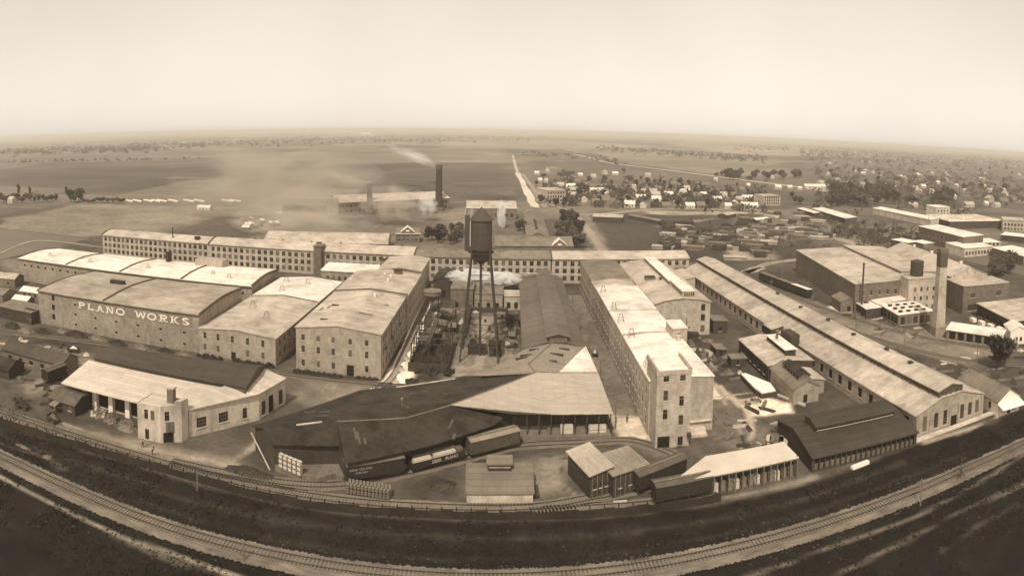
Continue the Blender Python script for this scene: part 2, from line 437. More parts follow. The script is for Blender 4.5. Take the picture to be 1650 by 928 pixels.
# near ground: one fine grid whose soil tone (cinders, dust, grass, worn ways) is stored per vertex
import numpy as np
LAT = {}
def vnoise(x, y, sc, seed):
    n = 256
    if seed not in LAT: LAT[seed] = np.random.RandomState(seed).rand(n, n)
    g = LAT[seed]
    X, Y = x / sc + 1000.3, y / sc + 1000.7; xi, yi = np.floor(X).astype(int), np.floor(Y).astype(int); fx, fy = X - xi, Y - yi
    fx = fx * fx * (3 - 2 * fx); fy = fy * fy * (3 - 2 * fy); q = lambda a, b: g[(xi + a) % n, (yi + b) % n]
    return (q(0, 0) * (1 - fx) + q(1, 0) * fx) * (1 - fy) + (q(0, 1) * (1 - fx) + q(1, 1) * fx) * fy
def fbm(x, y, sc, seed, o=4): return sum(vnoise(x, y, sc / 2 ** k, seed + k) * .5 ** k for k in range(o)) / sum(.5 ** k for k in range(o)) - .5
def sdist(x, y, pts, closed=True):
    d = np.full(x.shape, 1e9); ins = np.zeros(x.shape, bool); n = len(pts)
    for i in range(n if closed else n - 1):
        (ax, ay), (bx, by) = pts[i], pts[(i + 1) % n]; dx, dy = bx - ax, by - ay; t = np.clip(((x - ax) * dx + (y - ay) * dy) / (dx * dx + dy * dy + 1e-9), 0, 1)
        d = np.minimum(d, np.hypot(x - ax - t * dx, y - ay - t * dy))
        if closed:
            c = (ay > y) != (by > y); ins ^= c & (x < dx * (y - ay) / ((dy if dy else 1e-9)) + ax)
    return np.where(ins, -d, d) if closed else d
def soil(name, x0, x1, y0, y1, st, base, patches, z, rough_sc, cells=None):
    nx, ny = int((x1 - x0) / st) + 1, int((y1 - y0) / st) + 1
    X, Y = np.meshgrid(np.linspace(x0, x1, nx), np.linspace(y0, y1, ny)); X = X.ravel(); Y = Y.ravel()
    tone = base * (1 + .9 * fbm(X, Y, 40 * rough_sc, 3) + 1.0 * fbm(X, Y, 9 * rough_sc, 11))
    if cells:                                   # a patchwork of farm fields with worn lanes between them
        a = .12; u, v = X * math.cos(a) + Y * math.sin(a), -X * math.sin(a) + Y * math.cos(a); ci, cj = np.floor(u / cells[0]).astype(int), np.floor(v / cells[1]).astype(int)
        sub = LAT[3][(ci * 7 + 3) % 256, (cj * 13 + 5) % 256]; k = np.floor(u / cells[0] * np.where(sub > .5, 2, 1)).astype(int)
        tone = tone * (.62 + .8 * LAT[11][(k * 5 + 1) % 256, (cj * 11 + 7) % 256])
        rows = np.sin(np.where(sub > .35, u, v) / (cells[0] / 26.) * 6.28) ; tone = tone * (1 + .07 * rows)
        fr = np.minimum(np.abs(u / cells[0] - np.round(u / cells[0])) * cells[0], np.abs(v / cells[1] - np.round(v / cells[1])) * cells[1]); tone = np.where(fr < st * .8, tone * np.where(sub > .4, .6, 1.5), tone)
    edge = fbm(X, Y, 7 * rough_sc, 21) * 2
    for k, (pts, tn, soft, *o) in enumerate(patches):
        wd = o[0] if o else None
        d = sdist(X, Y, pts, wd is None)
        if wd is not None: d = d - wd / 2
        m = np.clip(.5 - (d + edge * soft * 1.6) / (2 * soft), 0, 1); m = m * m * (3 - 2 * m)
        v = tn * (1 + .8 * fbm(X, Y, 12 * rough_sc, 31 + k) + .6 * fbm(X, Y, 3 * rough_sc, 51 + k))
        tone = tone * (1 - m) + v * m
    me = bpy.data.meshes.new(name)
    vs = np.stack([X, Y, np.full(X.shape, z)], 1)
    i = np.arange(nx * ny).reshape(ny, nx); f = np.stack([i[:-1, :-1].ravel(), i[:-1, 1:].ravel(), i[1:, 1:].ravel(), i[1:, :-1].ravel()], 1)
    me.vertices.add(len(vs)); me.vertices.foreach_set('co', vs.astype(np.float32).ravel())
    me.loops.add(f.size); me.loops.foreach_set('vertex_index', f.astype(np.int32).ravel()); me.polygons.add(len(f))
    me.polygons.foreach_set('loop_start', np.arange(0, f.size, 4, dtype=np.int32)); me.update(calc_edges=True)
    at = me.attributes.new('tone', 'FLOAT', 'POINT'); at.data.foreach_set('value', np.clip(tone, .008, .9).astype(np.float32))
    if 'soil' not in MATS:
        m = mat('soil', 1, .3, .9, big=.3); t = m.node_tree; cm = [n for n in t.nodes if n.type == 'MIX'][0]
        a = t.nodes.new('ShaderNodeAttribute'); a.attribute_name = 'tone'; mx = t.nodes.new('ShaderNodeMix'); mx.data_type = 'RGBA'; mx.blend_type = 'MULTIPLY'; mx.inputs[0].default_value = 1
        mx.inputs[6].default_value = sep(.15)[:3] + (1,); mx.inputs[6].default_value = tuple(c / .15 for c in sep(.15)[:3]) + (1,)
        t.links.new(a.outputs['Fac'], mx.inputs[7]); t.links.new(mx.outputs[2], cm.inputs[6])
    me.materials.append(MATS['soil'])
    return tag(put(me, name), kind='structure')
meadow = [(-260, 40), (260, 40), (260, 126), (112, 100.4), (84, 101.2), (56, 97.9), (27, 97.7), (-3, 97.2), (-35, 94.2), (-70, 93.6), (-106, 89.7), (-260, 78)]
NEAR = [
    ([(22.5, 121), (30, 116), (29.8, 168), (29, 240), (22, 240), (22, 140)], .15, 1.2), ([(23, 124), (29.5, 120), (29.8, 133), (23.4, 134)], .55, 1.2),
    ([(44, 116), (53, 107), (59, 112), (56, 128), (52, 140), (45, 137)], .15, 2), ([(45, 138.5), (53, 139), (53, 146), (45, 147)], .75, .8),
    ([(54, 127.5), (65, 126.2), (66.4, 131), (60.5, 137), (56, 136)], .78, .9),
    ([(4, 102), (26, 111), (23, 118), (5, 117.5), (-7, 111), (-8, 104)], .195, 2.5), ([(10, 106), (16, 101), (19, 112), (12, 114)], .1, 1.5), ([(-16, 99), (-8, 103), (-8, 112), (-18, 106)], .07, 2),
    ([(-108, 106), (-99, 112), (-97, 121), (-108, 134), (-126, 137), (-119, 124)], .203, 3), ([(-62, 98), (-42, 100), (-50, 107), (-62, 104), (-86, 101.5), (-96, 98.5), (-90, 96)], .18, 2),
    ([(-62, 96.2), (-46, 96.8), (-40, 101), (-44, 103), (-50, 103)], .06, 1.4), ([(-52, 103), (-44, 104), (-50, 112)], .05, 1.5),
    ([(-52, 134), (-33, 133), (-14, 145), (-28, 150.5), (-52, 149)], .188, 2.5), ([(-15.5, 150), (3.5, 150), (3.6, 180), (-16, 180)], .2, 2), ([(-27, 180), (3.6, 180), (3.6, 216), (-27, 216)], .1, 3), ([(-12, 188), (-4, 188), (-4, 210), (-11, 210)], .26, 1.2),
    ([(-28, 157), (-15.5, 156), (-16, 180), (-27, 180)], .06, 1.4), ([(-31.5, 147), (-26.6, 146), (-25.2, 156), (-27.2, 166), (-28.6, 182), (-29.4, 194), (-31.5, 196), (-30.6, 170)], .8, 1.0),
    ([(104, 107), (126, 130), (118, 150), (100, 200), (92, 250), (102, 250), (120, 200), (130, 160), (150, 140)], .165, 3), ([(104, 101), (178, 124), (172, 147), (148, 139), (125, 128), (108, 110)], .07, 4),
    ([(44, 149), (62, 148), (66, 162), (62, 184), (48, 184)], .065, 2), ([(-162, 134), (-135, 133), (-108, 140), (-86, 146.5), (-88, 149), (-148, 149.5)], .055, 2), ([(-210, 120), (-150, 120), (-140, 150), (-160, 180), (-215, 180)], .1, 8),
    ([(118, 196), (127, 197), (124, 206), (119, 206)], .7, 1), ([(118, 158), (150, 170), (150, 150), (130, 148)], .17, 3), ([(-235, 205), (-200, 200), (-205, 250), (-240, 262)], .15, 6), ([(-212, 220), (-86, 220), (-86, 255), (-212, 255)], .12, 4),
    ([(-88, 148.2), (-33, 148.2), (-33, 151.5), (-88, 151.5)], .07, .8),
    (meadow, .013, .9), ([(-120, 95), (-100, 88), (-70, 90.5), (-40, 92), (0, 94), (40, 95), (40, 93), (0, 91), (-60, 87)], .018, 1.2), ([(40, 92), (100, 96), (100, 93.5), (60, 90)], .012, 1.2), ([(-60, 84.6), (-30, 86), (0, 88), (30, 89.5), (60, 91), (90, 93)], .028, .5, .7), ([(-110, 76), (-86, 75.3), (-65, 75), (-41, 76), (-20, 74)], .24, .25, .7), ([(-60, 74), (-41, 75), (-28, 73.6)], .1, .3, .5), ([(100, 85.2), (80, 82.3), (66, 80.8), (50, 81), (37, 79.6), (20, 77)], .13, .4, .7), ([(100, 77), (86, 77), (73, 77.6), (60, 76.4), (48, 75), (30, 72)], .12, .4, .8), ([(112, 70), (90, 72), (75, 73), (64, 71)], .05, .6, .6), ([(-120, 66), (-90, 69), (-70, 66)], .035, 1, 1), ([(-140, 90), (-106, 92), (-70, 95.5), (-45, 96), (-20, 97.8), (4, 99), (18, 100.5)], .24, .5, 1.0), ([(36, 98.9), (52, 99.4), (56, 99.8)], .25, .5, 1.2), ([(84, 101.4), (98, 100.8), (110, 102)], .4, .6, .8),
    ([(-130, 84), (-95, 86.4), (-72, 89), (-60, 90)], .04, .8, 1.0), ([(-60, 88.4), (-38, 90.2), (-10, 92.5), (20, 93.4), (50, 94), (75, 97)], .035, .6, .8), ([(-100, 83), (-84, 86), (-78, 85)], .07, .7, .9),
    ([(51.4, 152), (53, 143), (55, 131), (52, 120), (45, 111)], .36, .4, 1.5), ([(-8, 185), (-8, 150), (-14, 147)], .3, .6, 1.5), ([(-52, 101), (-48, 118), (-40, 132), (-30, 147)], .28, .6, 2.2), ([(-95, 99), (-70, 100), (-50, 103)], .3, .5, 1.0)]
rq = random.Random(40)
for k in range(34):                             # wheel ruts and trodden lines across the yards
    x, y, a = rq.choice(((-95, 100), (-110, 118), (-45, 112), (-30, 140), (-8, 160), (-8, 195), (26, 145), (50, 120), (52, 140), (56, 165), (112, 140), (120, 170), (130, 125), (10, 108), (15, 116), (-120, 140))) + (rq.uniform(0, 3.14),)
    L0 = rq.uniform(6, 22); b = rq.uniform(-.5, .5); pts = [(x + rq.uniform(-8, 8) * 0 + math.cos(a + b * t) * L0 * (t - .5), y + math.sin(a + b * t) * L0 * (t - .5)) for t in (0, .25, .5, .75, 1)]
    NEAR.append((pts, rq.choice((.06, .07, .22, .28)), .25, rq.uniform(.3, .7)))
soil('works_ground', -240, 240, 52, 300, .8, .078, NEAR, .03, 1)
g = gp
MID = [([g(950, 338), g(1045, 345), g(1240, 346), g(1345, 366), g(1330, 400), g(1262, 440), g(1100, 430), g(975, 406)], .06, 10), ([g(1220, 341), g(1330, 330), g(1480, 345), g(1640, 350), g(1640, 440), g(1560, 440), g(1400, 400), g(1345, 366)], .13, 10),
    ([g(868, 345), g(850, 300), g(890, 272), g(1040, 285), g(1215, 330), g(1220, 338), g(1040, 338), g(925, 345)], .17, 14), ([g(1040, 340), g(1230, 341), g(1238, 346), g(1040, 345)], .33, 5), ([g(1170, 345), g(1330, 350), g(1340, 385), g(1240, 392)], .14, 10), ([g(1180, 395), g(1230, 398), g(1260, 425), g(1190, 430)], .22, 6), ([g(1080, 395), g(1150, 385), g(1190, 400), g(1120, 420)], .045, 8),
    ([g(0, 352), g(128, 329), g(240, 331), g(400, 336), (-110, 345), g(420, 384), g(165, 379), g(0, 396)], .2, 6), ([g(250, 381), g(330, 350), g(400, 345), g(490, 352), g(500, 375), g(420, 386)], .085, 10), ([g(390, 355), g(470, 352), g(490, 366), g(400, 372)], .2, 8), ([(-330, 250), (-215, 262), (-215, 292), (-345, 285)], .16, 8), ([(-140, 290), (15, 290), (15, 470), (-140, 440)], .13, 15), ([g(700, 345), g(760, 335), g(830, 335), g(760, 370)], .2, 10), ([g(925, 345), g(965, 395), g(975, 410)], .38, 2, 5), ([g(945, 348), g(975, 392)], .2, 2, 3), ([g(1100, 372), g(1280, 384), g(1345, 386)], .2, 3, 5), ([g(1060, 365), g(1150, 352), g(1240, 348)], .16, 3, 4), ([g(1230, 425), g(1180, 405), g(1185, 390), g(1230, 378)], .26, 3, 6)]
soil('village_ground', -460, 620, 296, 760, 2.5, .115, MID, .06, 4, (160, 110))
FAR = [([g(60, 262), g(330, 258), g(500, 262), g(505, 330), g(250, 330), g(130, 326), g(0, 332), g(0, 285)], .095, 20), ([g(505, 268), g(690, 262), g(828, 262), g(862, 332), g(780, 345), g(505, 345)], .095, 16), ([g(845, 262), g(912, 248), g(1235, 297), g(1220, 330), g(1040, 300), g(860, 290)], .115, 14),
    ([g(930, 240), g(1180, 250), g(1360, 268), g(1290, 294), g(1000, 262)], .19, 20), ([g(1080, 232), g(1290, 240), g(1350, 252), g(1200, 250)], .24, 30), ([g(700, 228), g(900, 226), g(1060, 236), g(930, 240), g(720, 238)], .23, 30), ([g(1250, 262), g(1640, 262), g(1640, 350), g(1330, 330)], .12, 20), ([g(0, 246), g(200, 240), g(420, 243), g(500, 252), g(330, 257), g(60, 261), g(0, 270)], .15, 20), ([g(520, 240), g(800, 238), g(826, 256), g(690, 260), g(505, 262)], .17, 20),
    ([g(0, 272), g(250, 265), g(500, 258), g(700, 262)], .16, 5, 10), ([g(500, 292), g(640, 276), g(800, 262)], .15, 5, 8), ([g(860, 300), g(900, 262), g(912, 250)], .2, 4, 6)]
soil('farm_ground', -2600, 3400, 560, 5200, 16, .145, FAR, -.04, 14, (420, 300))
soil('far_ground', -9000, 10000, 5100, 15000, 70, .16, [], -.06, 40, (1100, 900))
TR = [(-160, 79), (-91, 80.3), (-70, 80.5), (-52, 80.8), (-30, 82.2), (0, 84.0), (20, 85.0), (37, 85.8), (53, 86.3), (71, 87), (90, 87.9), (150, 90)]
mb = MB(); ribbon(mb, smooth(TR, 90), -3.0, 1.85, .2, .22); struct('track_bed', mb, M_BALL)
mb = MB()
for d in (-.72, .72): ribbon(mb, smooth(TR, 22), d - .24, d + .24, .235, .07)
struct('oily_ballast', mb, mat('oily_ballast', .1, .35, 1.5))
def track(name, pts, m_n=18, bed=None, z=.1, tie=.62):
    p = smooth(pts, m_n)
    if bed: mb = MB(); ribbon(mb, p, -1.7, 1.7, z - .04, .2); struct('siding_ground', mb, bed)
    mb = MB(); nn = normals(p); acc = 0
    for i in range(len(p) - 1):
        l = math.hypot(p[i + 1][0] - p[i][0], p[i + 1][1] - p[i][1]); k = acc
        while k < l:
            t = k / l; x, y = p[i][0] + (p[i + 1][0] - p[i][0]) * t, p[i][1] + (p[i + 1][1] - p[i][1]) * t
            a, b = nn[i]; mb.obox((x - a * 1.25, y - b * 1.25), (x + a * 1.25, y + b * 1.25), .24, z - .03, z + .07); k += tie
        acc = k - l
    mb.m = 1
    for off in (-.72, .72):
        q = [(x + a * off, y + b * off) for (x, y), (a, b) in zip(p, nn)]
        for i in range(len(q) - 1): mb.obox(q[i], q[i + 1], .075, z + .073, z + .2)
    return struct(name, mb, [M_TIE, M_RAIL])
track('railway_track', TR, 22, z=.24)
BSID = mat('siding_ballast', .17, .3, .8)
track('siding_track', [(-130, 92), (-95, 95.3), (-70, 97), (-45, 97.6), (-28, 98.6), (-12, 99.9), (4, 100.9), (15, 103.3), (24, 105.2), (34, 109)], 10, BSID)
track('siding_track', [(-62, 98.6), (-45, 100), (-36, 101.2), (-28.6, 103.6), (-19.6, 109), (-8, 116.2), (2, 121.4), (14, 122.6), (26, 122.2), (34, 114)], 10, BSID)
track('siding_track', [(4, 99.3), (14, 100.2), (25, 100.2), (36, 101.3)], 8, BSID)
track('siding_track', [(-33.5, 141), (-29.8, 152), (-29.6, 170), (-30.2, 200), (-30.5, 232)], 10, M_SAND)
track('siding_track', [(-165, 128), (-140, 139), (-118, 145.3), (-100, 147.2), (-70, 147.4), (-40, 147.6), (-20, 148)], 10, BSID)
track('siding_track', [(170, 112), (140, 122), (120, 148), (108, 190), (98, 240), (92, 290)], 12, BSID)
track('siding_track', [(175, 122), (148, 134), (128, 162), (116, 200), (108, 245)], 12, BSID)
road('road', [gp(975, 412), gp(950, 375), gp(918, 342), (32, 540)], 5, M_DIRT, .3, .3)
road('road', [(9.2, 925), (6, 1150), (2, 1600)], 5, M_ROADL, .26, .4)
road('road', [gp(862, 335), gp(846, 302), gp(834, 279)], 7.5, mat('white_road', .55, .2, .05), .3, .9)
road('road', [gp(880, 335), gp(858, 303), gp(842, 280)], 5, M_DIRT, .28, .4)
road('road', [gp(790, 250), gp(912, 247), gp(980, 262), gp(1080, 275), (360, 791), gp(1330, 308)], 12, M_ROADL, .3, 1.2)
road('street', [gp(905, 343), gp(960, 346), gp(1045, 338), gp(1130, 337), gp(1220, 339), gp(1250, 341)], 9, M_DIRT, .2, .4)
road('street', [gp(1255, 350), gp(1310, 372), gp(1400, 400), gp(1500, 440), gp(1560, 455)], 9, M_DIRT, .2, .4)
road('road', [gp(0, 350), gp(64, 338), gp(128, 326), gp(200, 329)], 3.5, M_TRIM, .2, .3)
road('road', [gp(1290, 418), gp(1240, 425), gp(1200, 440), gp(1230, 432)], 5, M_DIRT, .12, .6)
road('road', [gp(0, 408), gp(60, 388), gp(160, 398), gp(175, 404)], 2.4, M_DIRT, .12, .5)

# the hazy air over the plain: one closed box of even density
mb = MB(); mb.box(-27500, 27500, -27500, 27500, -1.5, 72)
hz = mb.build('haze', []); tag(hz, kind='stuff')
hm = bpy.data.materials.new('haze_air'); hm.use_nodes = True; t = hm.node_tree; t.nodes.clear()
pv = t.nodes.new('ShaderNodeVolumePrincipled'); HAZE = .00021
pv.inputs['Color'].default_value = (.96, .90, .80, 1); pv.inputs['Density'].default_value = HAZE; pv.inputs['Anisotropy'].default_value = .1
o_ = t.nodes.new('ShaderNodeOutputMaterial'); t.links.new(pv.outputs[0], o_.inputs['Volume'])
hz.data.materials.append(hm)
tag(hz, 'pale summer haze lying over the whole plain', 'haze')
# ---------------------------------------------------------------- the works: main buildings
lowg = lambda e, r: [(0, e), (.28, e + (r - e) * .72), (.5, r), (.72, e + (r - e) * .72), (1, e)]
gab = lambda e, r: [(0, e), (.5, r), (1, e)]
def felt(T, x0, x1, y0, y1, zf, n, seed):
    q = random.Random(seed)
    for k in range(n):
        a, b = q.uniform(x0, x1), q.uniform(y0, y1); w_, d_ = q.choice(((2.2, .9), (.9, 3), (4, 1), (1.2, 1.2))); mb = MB()
        mb.slab([(a, b, zf(a, b) + .03), (a + w_, b, zf(a + w_, b) + .03), (a + w_, b + d_, zf(a + w_, b + d_) + .03), (a, b + d_, zf(a, b + d_) + .03)], .05); mb.build('roof_patch', q.choice((M_DUSTR, M_GREYR, M_TAN)), T)
# lettered warehouse
T = thing('brick_warehouse', 'long buff brick warehouse with PLANO WORKS lettered in white on its front', 'warehouse', (-146.5, 150.3, 0), R(2.4))
ops = [(u, v, .95, .75, 'dark') for v in (1.6, 5.0, 8.2) for u in (16, 24, 32, 40, 48, 56)] + [(6.6, v, 1.3, 1.9, 'dark') for v in (2.2, 5.4, 8.6)]
block(T, 0, 61, 0, 32, [(0, 11.3), (.3, 12.1), (.5, 12.35), (.7, 12.1), (1, 11.3)], 'x', M_BRICK, M_PLANO, {'S': ops}, ov=.5)
parapet(T, (27.5, -.3), (27.5, 32.3), [(0, 11.4), (.3, 12.2), (.5, 12.45), (.7, 12.2), (1, 11.4)], .5, .45)
parapet(T, (-.1, -.3), (-.1, 32.3), [(0, 11.4), (.3, 12.2), (.5, 12.45), (.7, 12.2), (1, 11.4)], .35, .4)
parapet(T, (61.1, -.3), (61.1, 32.3), [(0, 11.4), (.3, 12.2), (.5, 12.45), (.7, 12.2), (1, 11.4)], .35, .4)
mb = MB(); mb.box(-.4, 61.4, -.5, -.28, 11.05, 11.3); mb.build('cornice', M_TRIM, T)
roof_box(T, 21.5, 17, 12.5, 5.5, 1.4, 1.0, M_DARKR, 'roof_hatch')
mb = MB(); mb.box(32.5, 37.5, -.05, -.02, 7.4, 10.2); mb.box(17, 32.5, -.05, -.02, 7.5, 10.1); mb.box(37.5, 58.9, -.05, -.02, 7.4, 10.2)
mb.build('sign_band', mat('sign_band_paint', .2, .25, .6), T)
# lettering built as slab-serif strokes
def letter(mb, ch, x, z, w, h, t=.36, y0=-.1, y1=-.053):
    bar = lambda a, b, c, d: mb.box(x + a * w, x + b * w, y0, y1, z + c * h, z + d * h)
    tt = t / w; th = t / h * .8; tv = tt
    def diag(a, c, b, d):
        mb.add([(x + a * w, y0, z + c * h), (x + (a + tv) * w, y0, z + c * h), (x + (b + tv) * w, y0, z + d * h), (x + b * w, y0, z + d * h),
                (x + a * w, y1, z + c * h), (x + (a + tv) * w, y1, z + c * h), (x + (b + tv) * w, y1, z + d * h), (x + b * w, y1, z + d * h)],
               [(0, 1, 2, 3), (7, 6, 5, 4), (0, 4, 5, 1), (1, 5, 6, 2), (2, 6, 7, 3), (3, 7, 4, 0)])
    def arc(cx, cz, rx, rz, a0, a1, n=14):
        for i in range(n):
            p = []
            for k in (i, i + 1):
                a = a0 + (a1 - a0) * k / n
                for q, qq in ((1, 1), (1 - t / (rx * w), 1 - t * .75 / (rz * h))):
                    p.append((x + (cx + rx * q * math.cos(a)) * w, z + (cz + rz * qq * math.sin(a)) * h))
            vs = [(a_, y0, b_) for a_, b_ in p] + [(a_, y1, b_) for a_, b_ in p]
            mb.add(vs, [(0, 1, 3, 2), (4, 6, 7, 5), (0, 4, 5, 1), (2, 3, 7, 6), (0, 2, 6, 4), (1, 5, 7, 3)])
    ser = lambda c, top=False: bar(c - .13, c + tt + .13, *( (1 - th * .75, 1) if top else (0, th * .75)))
    P2 = math.pi / 2
    if ch in 'PR':
        bar(.13, .13 + tt, 0, 1); ser(.13); bar(0, .3, 1 - th * .75, 1)
        bar(.13 + tt, .6, 1 - th, 1); bar(.13 + tt, .6, .42, .42 + th); arc(.6, .71, .36, .29, -P2, P2)
        if ch == 'R': diag(.42, .42, .72, .0) if False else diag(.74, 0, .44, .44); bar(.68, 1.04, 0, th * .75)
    elif ch == 'L': bar(.13, .13 + tt, 0, 1); ser(.13, True); bar(0, .95, 0, th); bar(.95 - tt * .6, .95, th, .32)
    elif ch == 'A': diag(.08, 0, .42, 1); diag(.76, 0, .42, 1); bar(.24, .78, .28, .28 + th * .8); bar(-.06, .34, 0, th * .75); bar(.66, 1.06, 0, th * .75)
    elif ch == 'N': bar(.1, .1 + tt * .8, 0, 1); bar(.8, .8 + tt * .8, 0, 1); diag(.76, 0, .1, 1); bar(-.05, .32, 0, th * .75); bar(.65, 1.05, 1 - th * .75, 1); bar(-.05, .2, 1 - th * .75, 1)
    elif ch == 'O': arc(.5, .5, .52, .5, 0, 2 * math.pi, 28)
    elif ch == 'W':
        diag(.24, 0, .02, 1); diag(.24, 0, .5, .95); diag(.76, 0, .5, .95); diag(.76, 0, 1.0, 1); bar(-.1, .22, 1 - th * .75, 1); bar(.85, 1.2, 1 - th * .75, 1)
    elif ch == 'K': bar(.13, .13 + tt, 0, 1); ser(.13); ser(.13, True); diag(.3, .42, .74, 1); diag(.74, 0, .36, .55); bar(.66, 1.05, 0, th * .75); bar(.64, .98, 1 - th * .75, 1)
    elif ch == 'S': arc(.5, .74, .44, .26, .25, math.pi * 1.5); arc(.5, .26, .46, .26, -math.pi * .95, P2)
lx = 17.3
for ch in 'PLANO WORKS':
    if ch == ' ': lx += 3.0; continue
    mb = MB()
    wd = {'L': 2.5, 'W': 3.3, 'O': 3.1, 'S': 2.6}.get(ch, 2.8)
    letter(mb, ch, lx, 7.75, wd, 2.15, .5); lx += wd + 1.0; mb.build('sign_letter', M_WHITE, T)

# four-bay store behind it
T = thing('brick_storehouse', 'broad storehouse of four pale humped roof bays behind the lettered warehouse', 'warehouse', (-198, 191.5, 0), R(1))
pf = [(0, 9.9), (.3, 10.7), (.5, 10.9), (.7, 10.7), (1, 9.9)]
block(T, 0, 111, 0, 26, pf, 'x', M_BRICK, M_WHITER, {'S': ops_grid(111, 26, (6.6,), 1.1, 1.1, 1.5, 'dark')}, ov=.5, near=False)
for x in (-.1, 28, 55.5, 83, 111.1): parapet(T, (x, -.4), (x, 26.4), [(s, z + .1) for s, z in pf], .5, .5, M_TRIM)
mb = MB(); mb.box(-.3, 111.3, -.5, -.3, 9.4, 9.75); mb.build('cornice', M_TRIM, T)
for x, y in ((12, 8), (36, 6), (64, 7), (92, 8), (100, 5)): trestle(T, x, y, 10.4, .2, 1.8, 1.7)
mb = MB(); mb.box(78, 90, 20, 25, 9, 13.2); mb.build('stair_head', M_BRICKL, T)
roof_box(T, 64, 23, 11, 1.2, 3, 3.4, M_DARKR)

# paired gable-fronted stores
T = thing('gabled_storehouse', 'two-storey stone-fronted store with a wide low gable beside the lettered warehouse', 'warehouse', (-85.2, 152, 0), R(-.5))
f = [(u, v, .95, 1.9, 'sash') for u in (1.9, 6.1, 10.6, 15.3, 19.9) for v in (1.5, 4.9) if not (u == 10.6 and v == 1.5)] + [(10.9, 0, 1.4, 2.3, 'door')]
block(T, 0, 23.6, 0, 36, gab(7.6, 8.7), 'y', M_STONE, M_TAN, {'S': f, 'E': ops_grid(36, 9, (1.5, 4.9), 1, 1.8)})
block(T, 0, 23.6, 36.02, 64.5, gab(7.9, 9.0), 'y', M_STONE, M_WHITER, {'E': ops_grid(28.5, 7, (1.5, 4.9), 1, 1.8)}, roof='rear_roof', wall='rear_wall')
for y in (36, 64.6): parapet(T, (-.2, y), (23.8, y), [(0, 7.9), (.5, 9.1), (1, 7.9)], .45, .45)
for x, y in ((7, 22), (15.5, 13), (5, 56), (14, 54), (8.5, 43)): trestle(T, x, y, 8.4, .1, 2.3, 2.2)
T = thing('gabled_storehouse', 'three-storey stone-fronted store with a wide low gable facing the platform shed', 'warehouse', (-55.5, 151.4, 0), R(0))
f = [(u, v, .95, h, 'sash') for u in (2, 6.2, 10.3, 14.9, 19.3) for v, h in ((1.4, 1.7), (5.1, 1.8), (8.4, 1.5)) if not (u == 14.9 and v == 1.4)] + [(14.9, 0, 2.0, 2.9, 'open')]
block(T, 0, 23, 0, 37, gab(11.6, 13), 'y', M_STONE, M_TAN, {'S': f, 'E': ops_grid(37, 9, (1.4, 5.1, 8.4), 1.1, 1.8)})
block(T, 0, 23.6, 37.02, 66.5, gab(11.9, 13.1), 'y', M_STONE, M_TAN, {'E': ops_grid(29.5, 7, (1.4, 5.1, 8.4), 1.1, 1.8)}, roof='rear_roof', wall='rear_wall')
block(T, 8, 23.6, 66.52, 89, gab(13, 13.9), 'y', M_STONE, M_DUSTR, {'E': ops_grid(22.5, 5, (1.4, 5.1, 8.4), 1.1, 1.8)}, roof='far_roof', wall='far_wall')
for y, x in ((37, 0), (66.5, 7.8)): parapet(T, (x - .2, y), (23.8, y), [(0, 12), (.5, 13.2), (1, 12)], .45, .45)
for x, y in ((6, 6), (5, 20), (9, 33), (9, 60)): roof_box(T, x, y, 12.2, 1.8, .5, .35, M_DARKR, 'roof_hatch')
for x, y in ((14.5, 31), (12, 58), (14.5, 56), (14.8, 50)): stack_pipe(T, x, y, 12.6, .9, .35, M_WHITE)
roof_box(T, 16, 62, 12.6, 2.6, 2.2, 1.4, mat('rust_paint', .1, .3, 1), 'tank_house')
for y in (5, 14, 26): mb = MB(); mb.tube((23.05, y, 6.5), (23.05, y, 10.5), .07); mb.box(23.0, 23.7, y - .8, y + .8, 6.3, 6.4); mb.tube((23.6, y - .8, 6.4), (23.6, y + 1.6, 3.2), .05); mb.build('fire_escape', M_IRON, T)
felt(T, 1, 20, 2, 34, lambda x, y: 11.85 + 1.4 * (1 - abs(x - 11.5) / 11.5), 14, 5)
T = thing('low_shed', 'low shed with a pale flat roof squeezed behind the gabled stores', 'shed', (-74, 232, 0))
block(T, 0, 27, 0, 10, [(0, 8), (1, 9)], 'x', M_BRICK, M_WHITER, {'S': ops_grid(27, 10, (4.5,), 1.2, 1.5)}, near=False)
roof_box(T, 24, 9, 8.5, 3.4, 3, 3.2, M_WOODM, 'hoist_house')

# long mill across the rear of the works
def mill(x0, x1, y, e, r, rows, n, label, rm, wmat, rz=0):
    T = thing('mill_building', label, 'factory', (x0, y, 0), rz, 'ranges of the long rear mill')
    Ln = x1 - x0
    block(T, 0, Ln, 0, 16, [(0, e), (.3, e + (r - e) * .8), (.5, r), (1, e)], 'x', wmat, rm, {'S': ops_grid(Ln, n, rows, 1.7, 2.0, .6, 'sash'), 'W': ops_grid(16, 3, rows, 1.6, 1.9, .8)}, ov=.5, near=False)
    parapet(T, (-.1, -.6), (-.1, 16.2), [(0, e + .1), (.3, e + (r - e) * .8 + .1), (.5, r + .1), (1, e + .1)], .5, .45)
    for i in range(1, n, 2):
        u = .6 + (Ln - 1.2) * i / n; mb = MB(); mb.box(u - .18, u + .18, -.14, -.003, 0, e - .3); mb.build('pilaster', wmat, T)
    mb = MB(); mb.box(0, Ln, -.45, -.3, e - .32, e - .02); mb.build('cornice', M_TRIM, T)
    return T
T1 = mill(-202, -138, 258, 10.4, 12.2, (1.2, 4.3, 7.4), 22, 'end range of the rear mill, farthest from the water tower, three window rows', M_TAN, M_BRICKL)
T2 = mill(-137.5, -41, 257, 10.6, 12.6, (1.2, 4.3, 7.4), 32, 'longest range of the rear mill, behind the gabled stores', M_TAN, M_BRICKL)
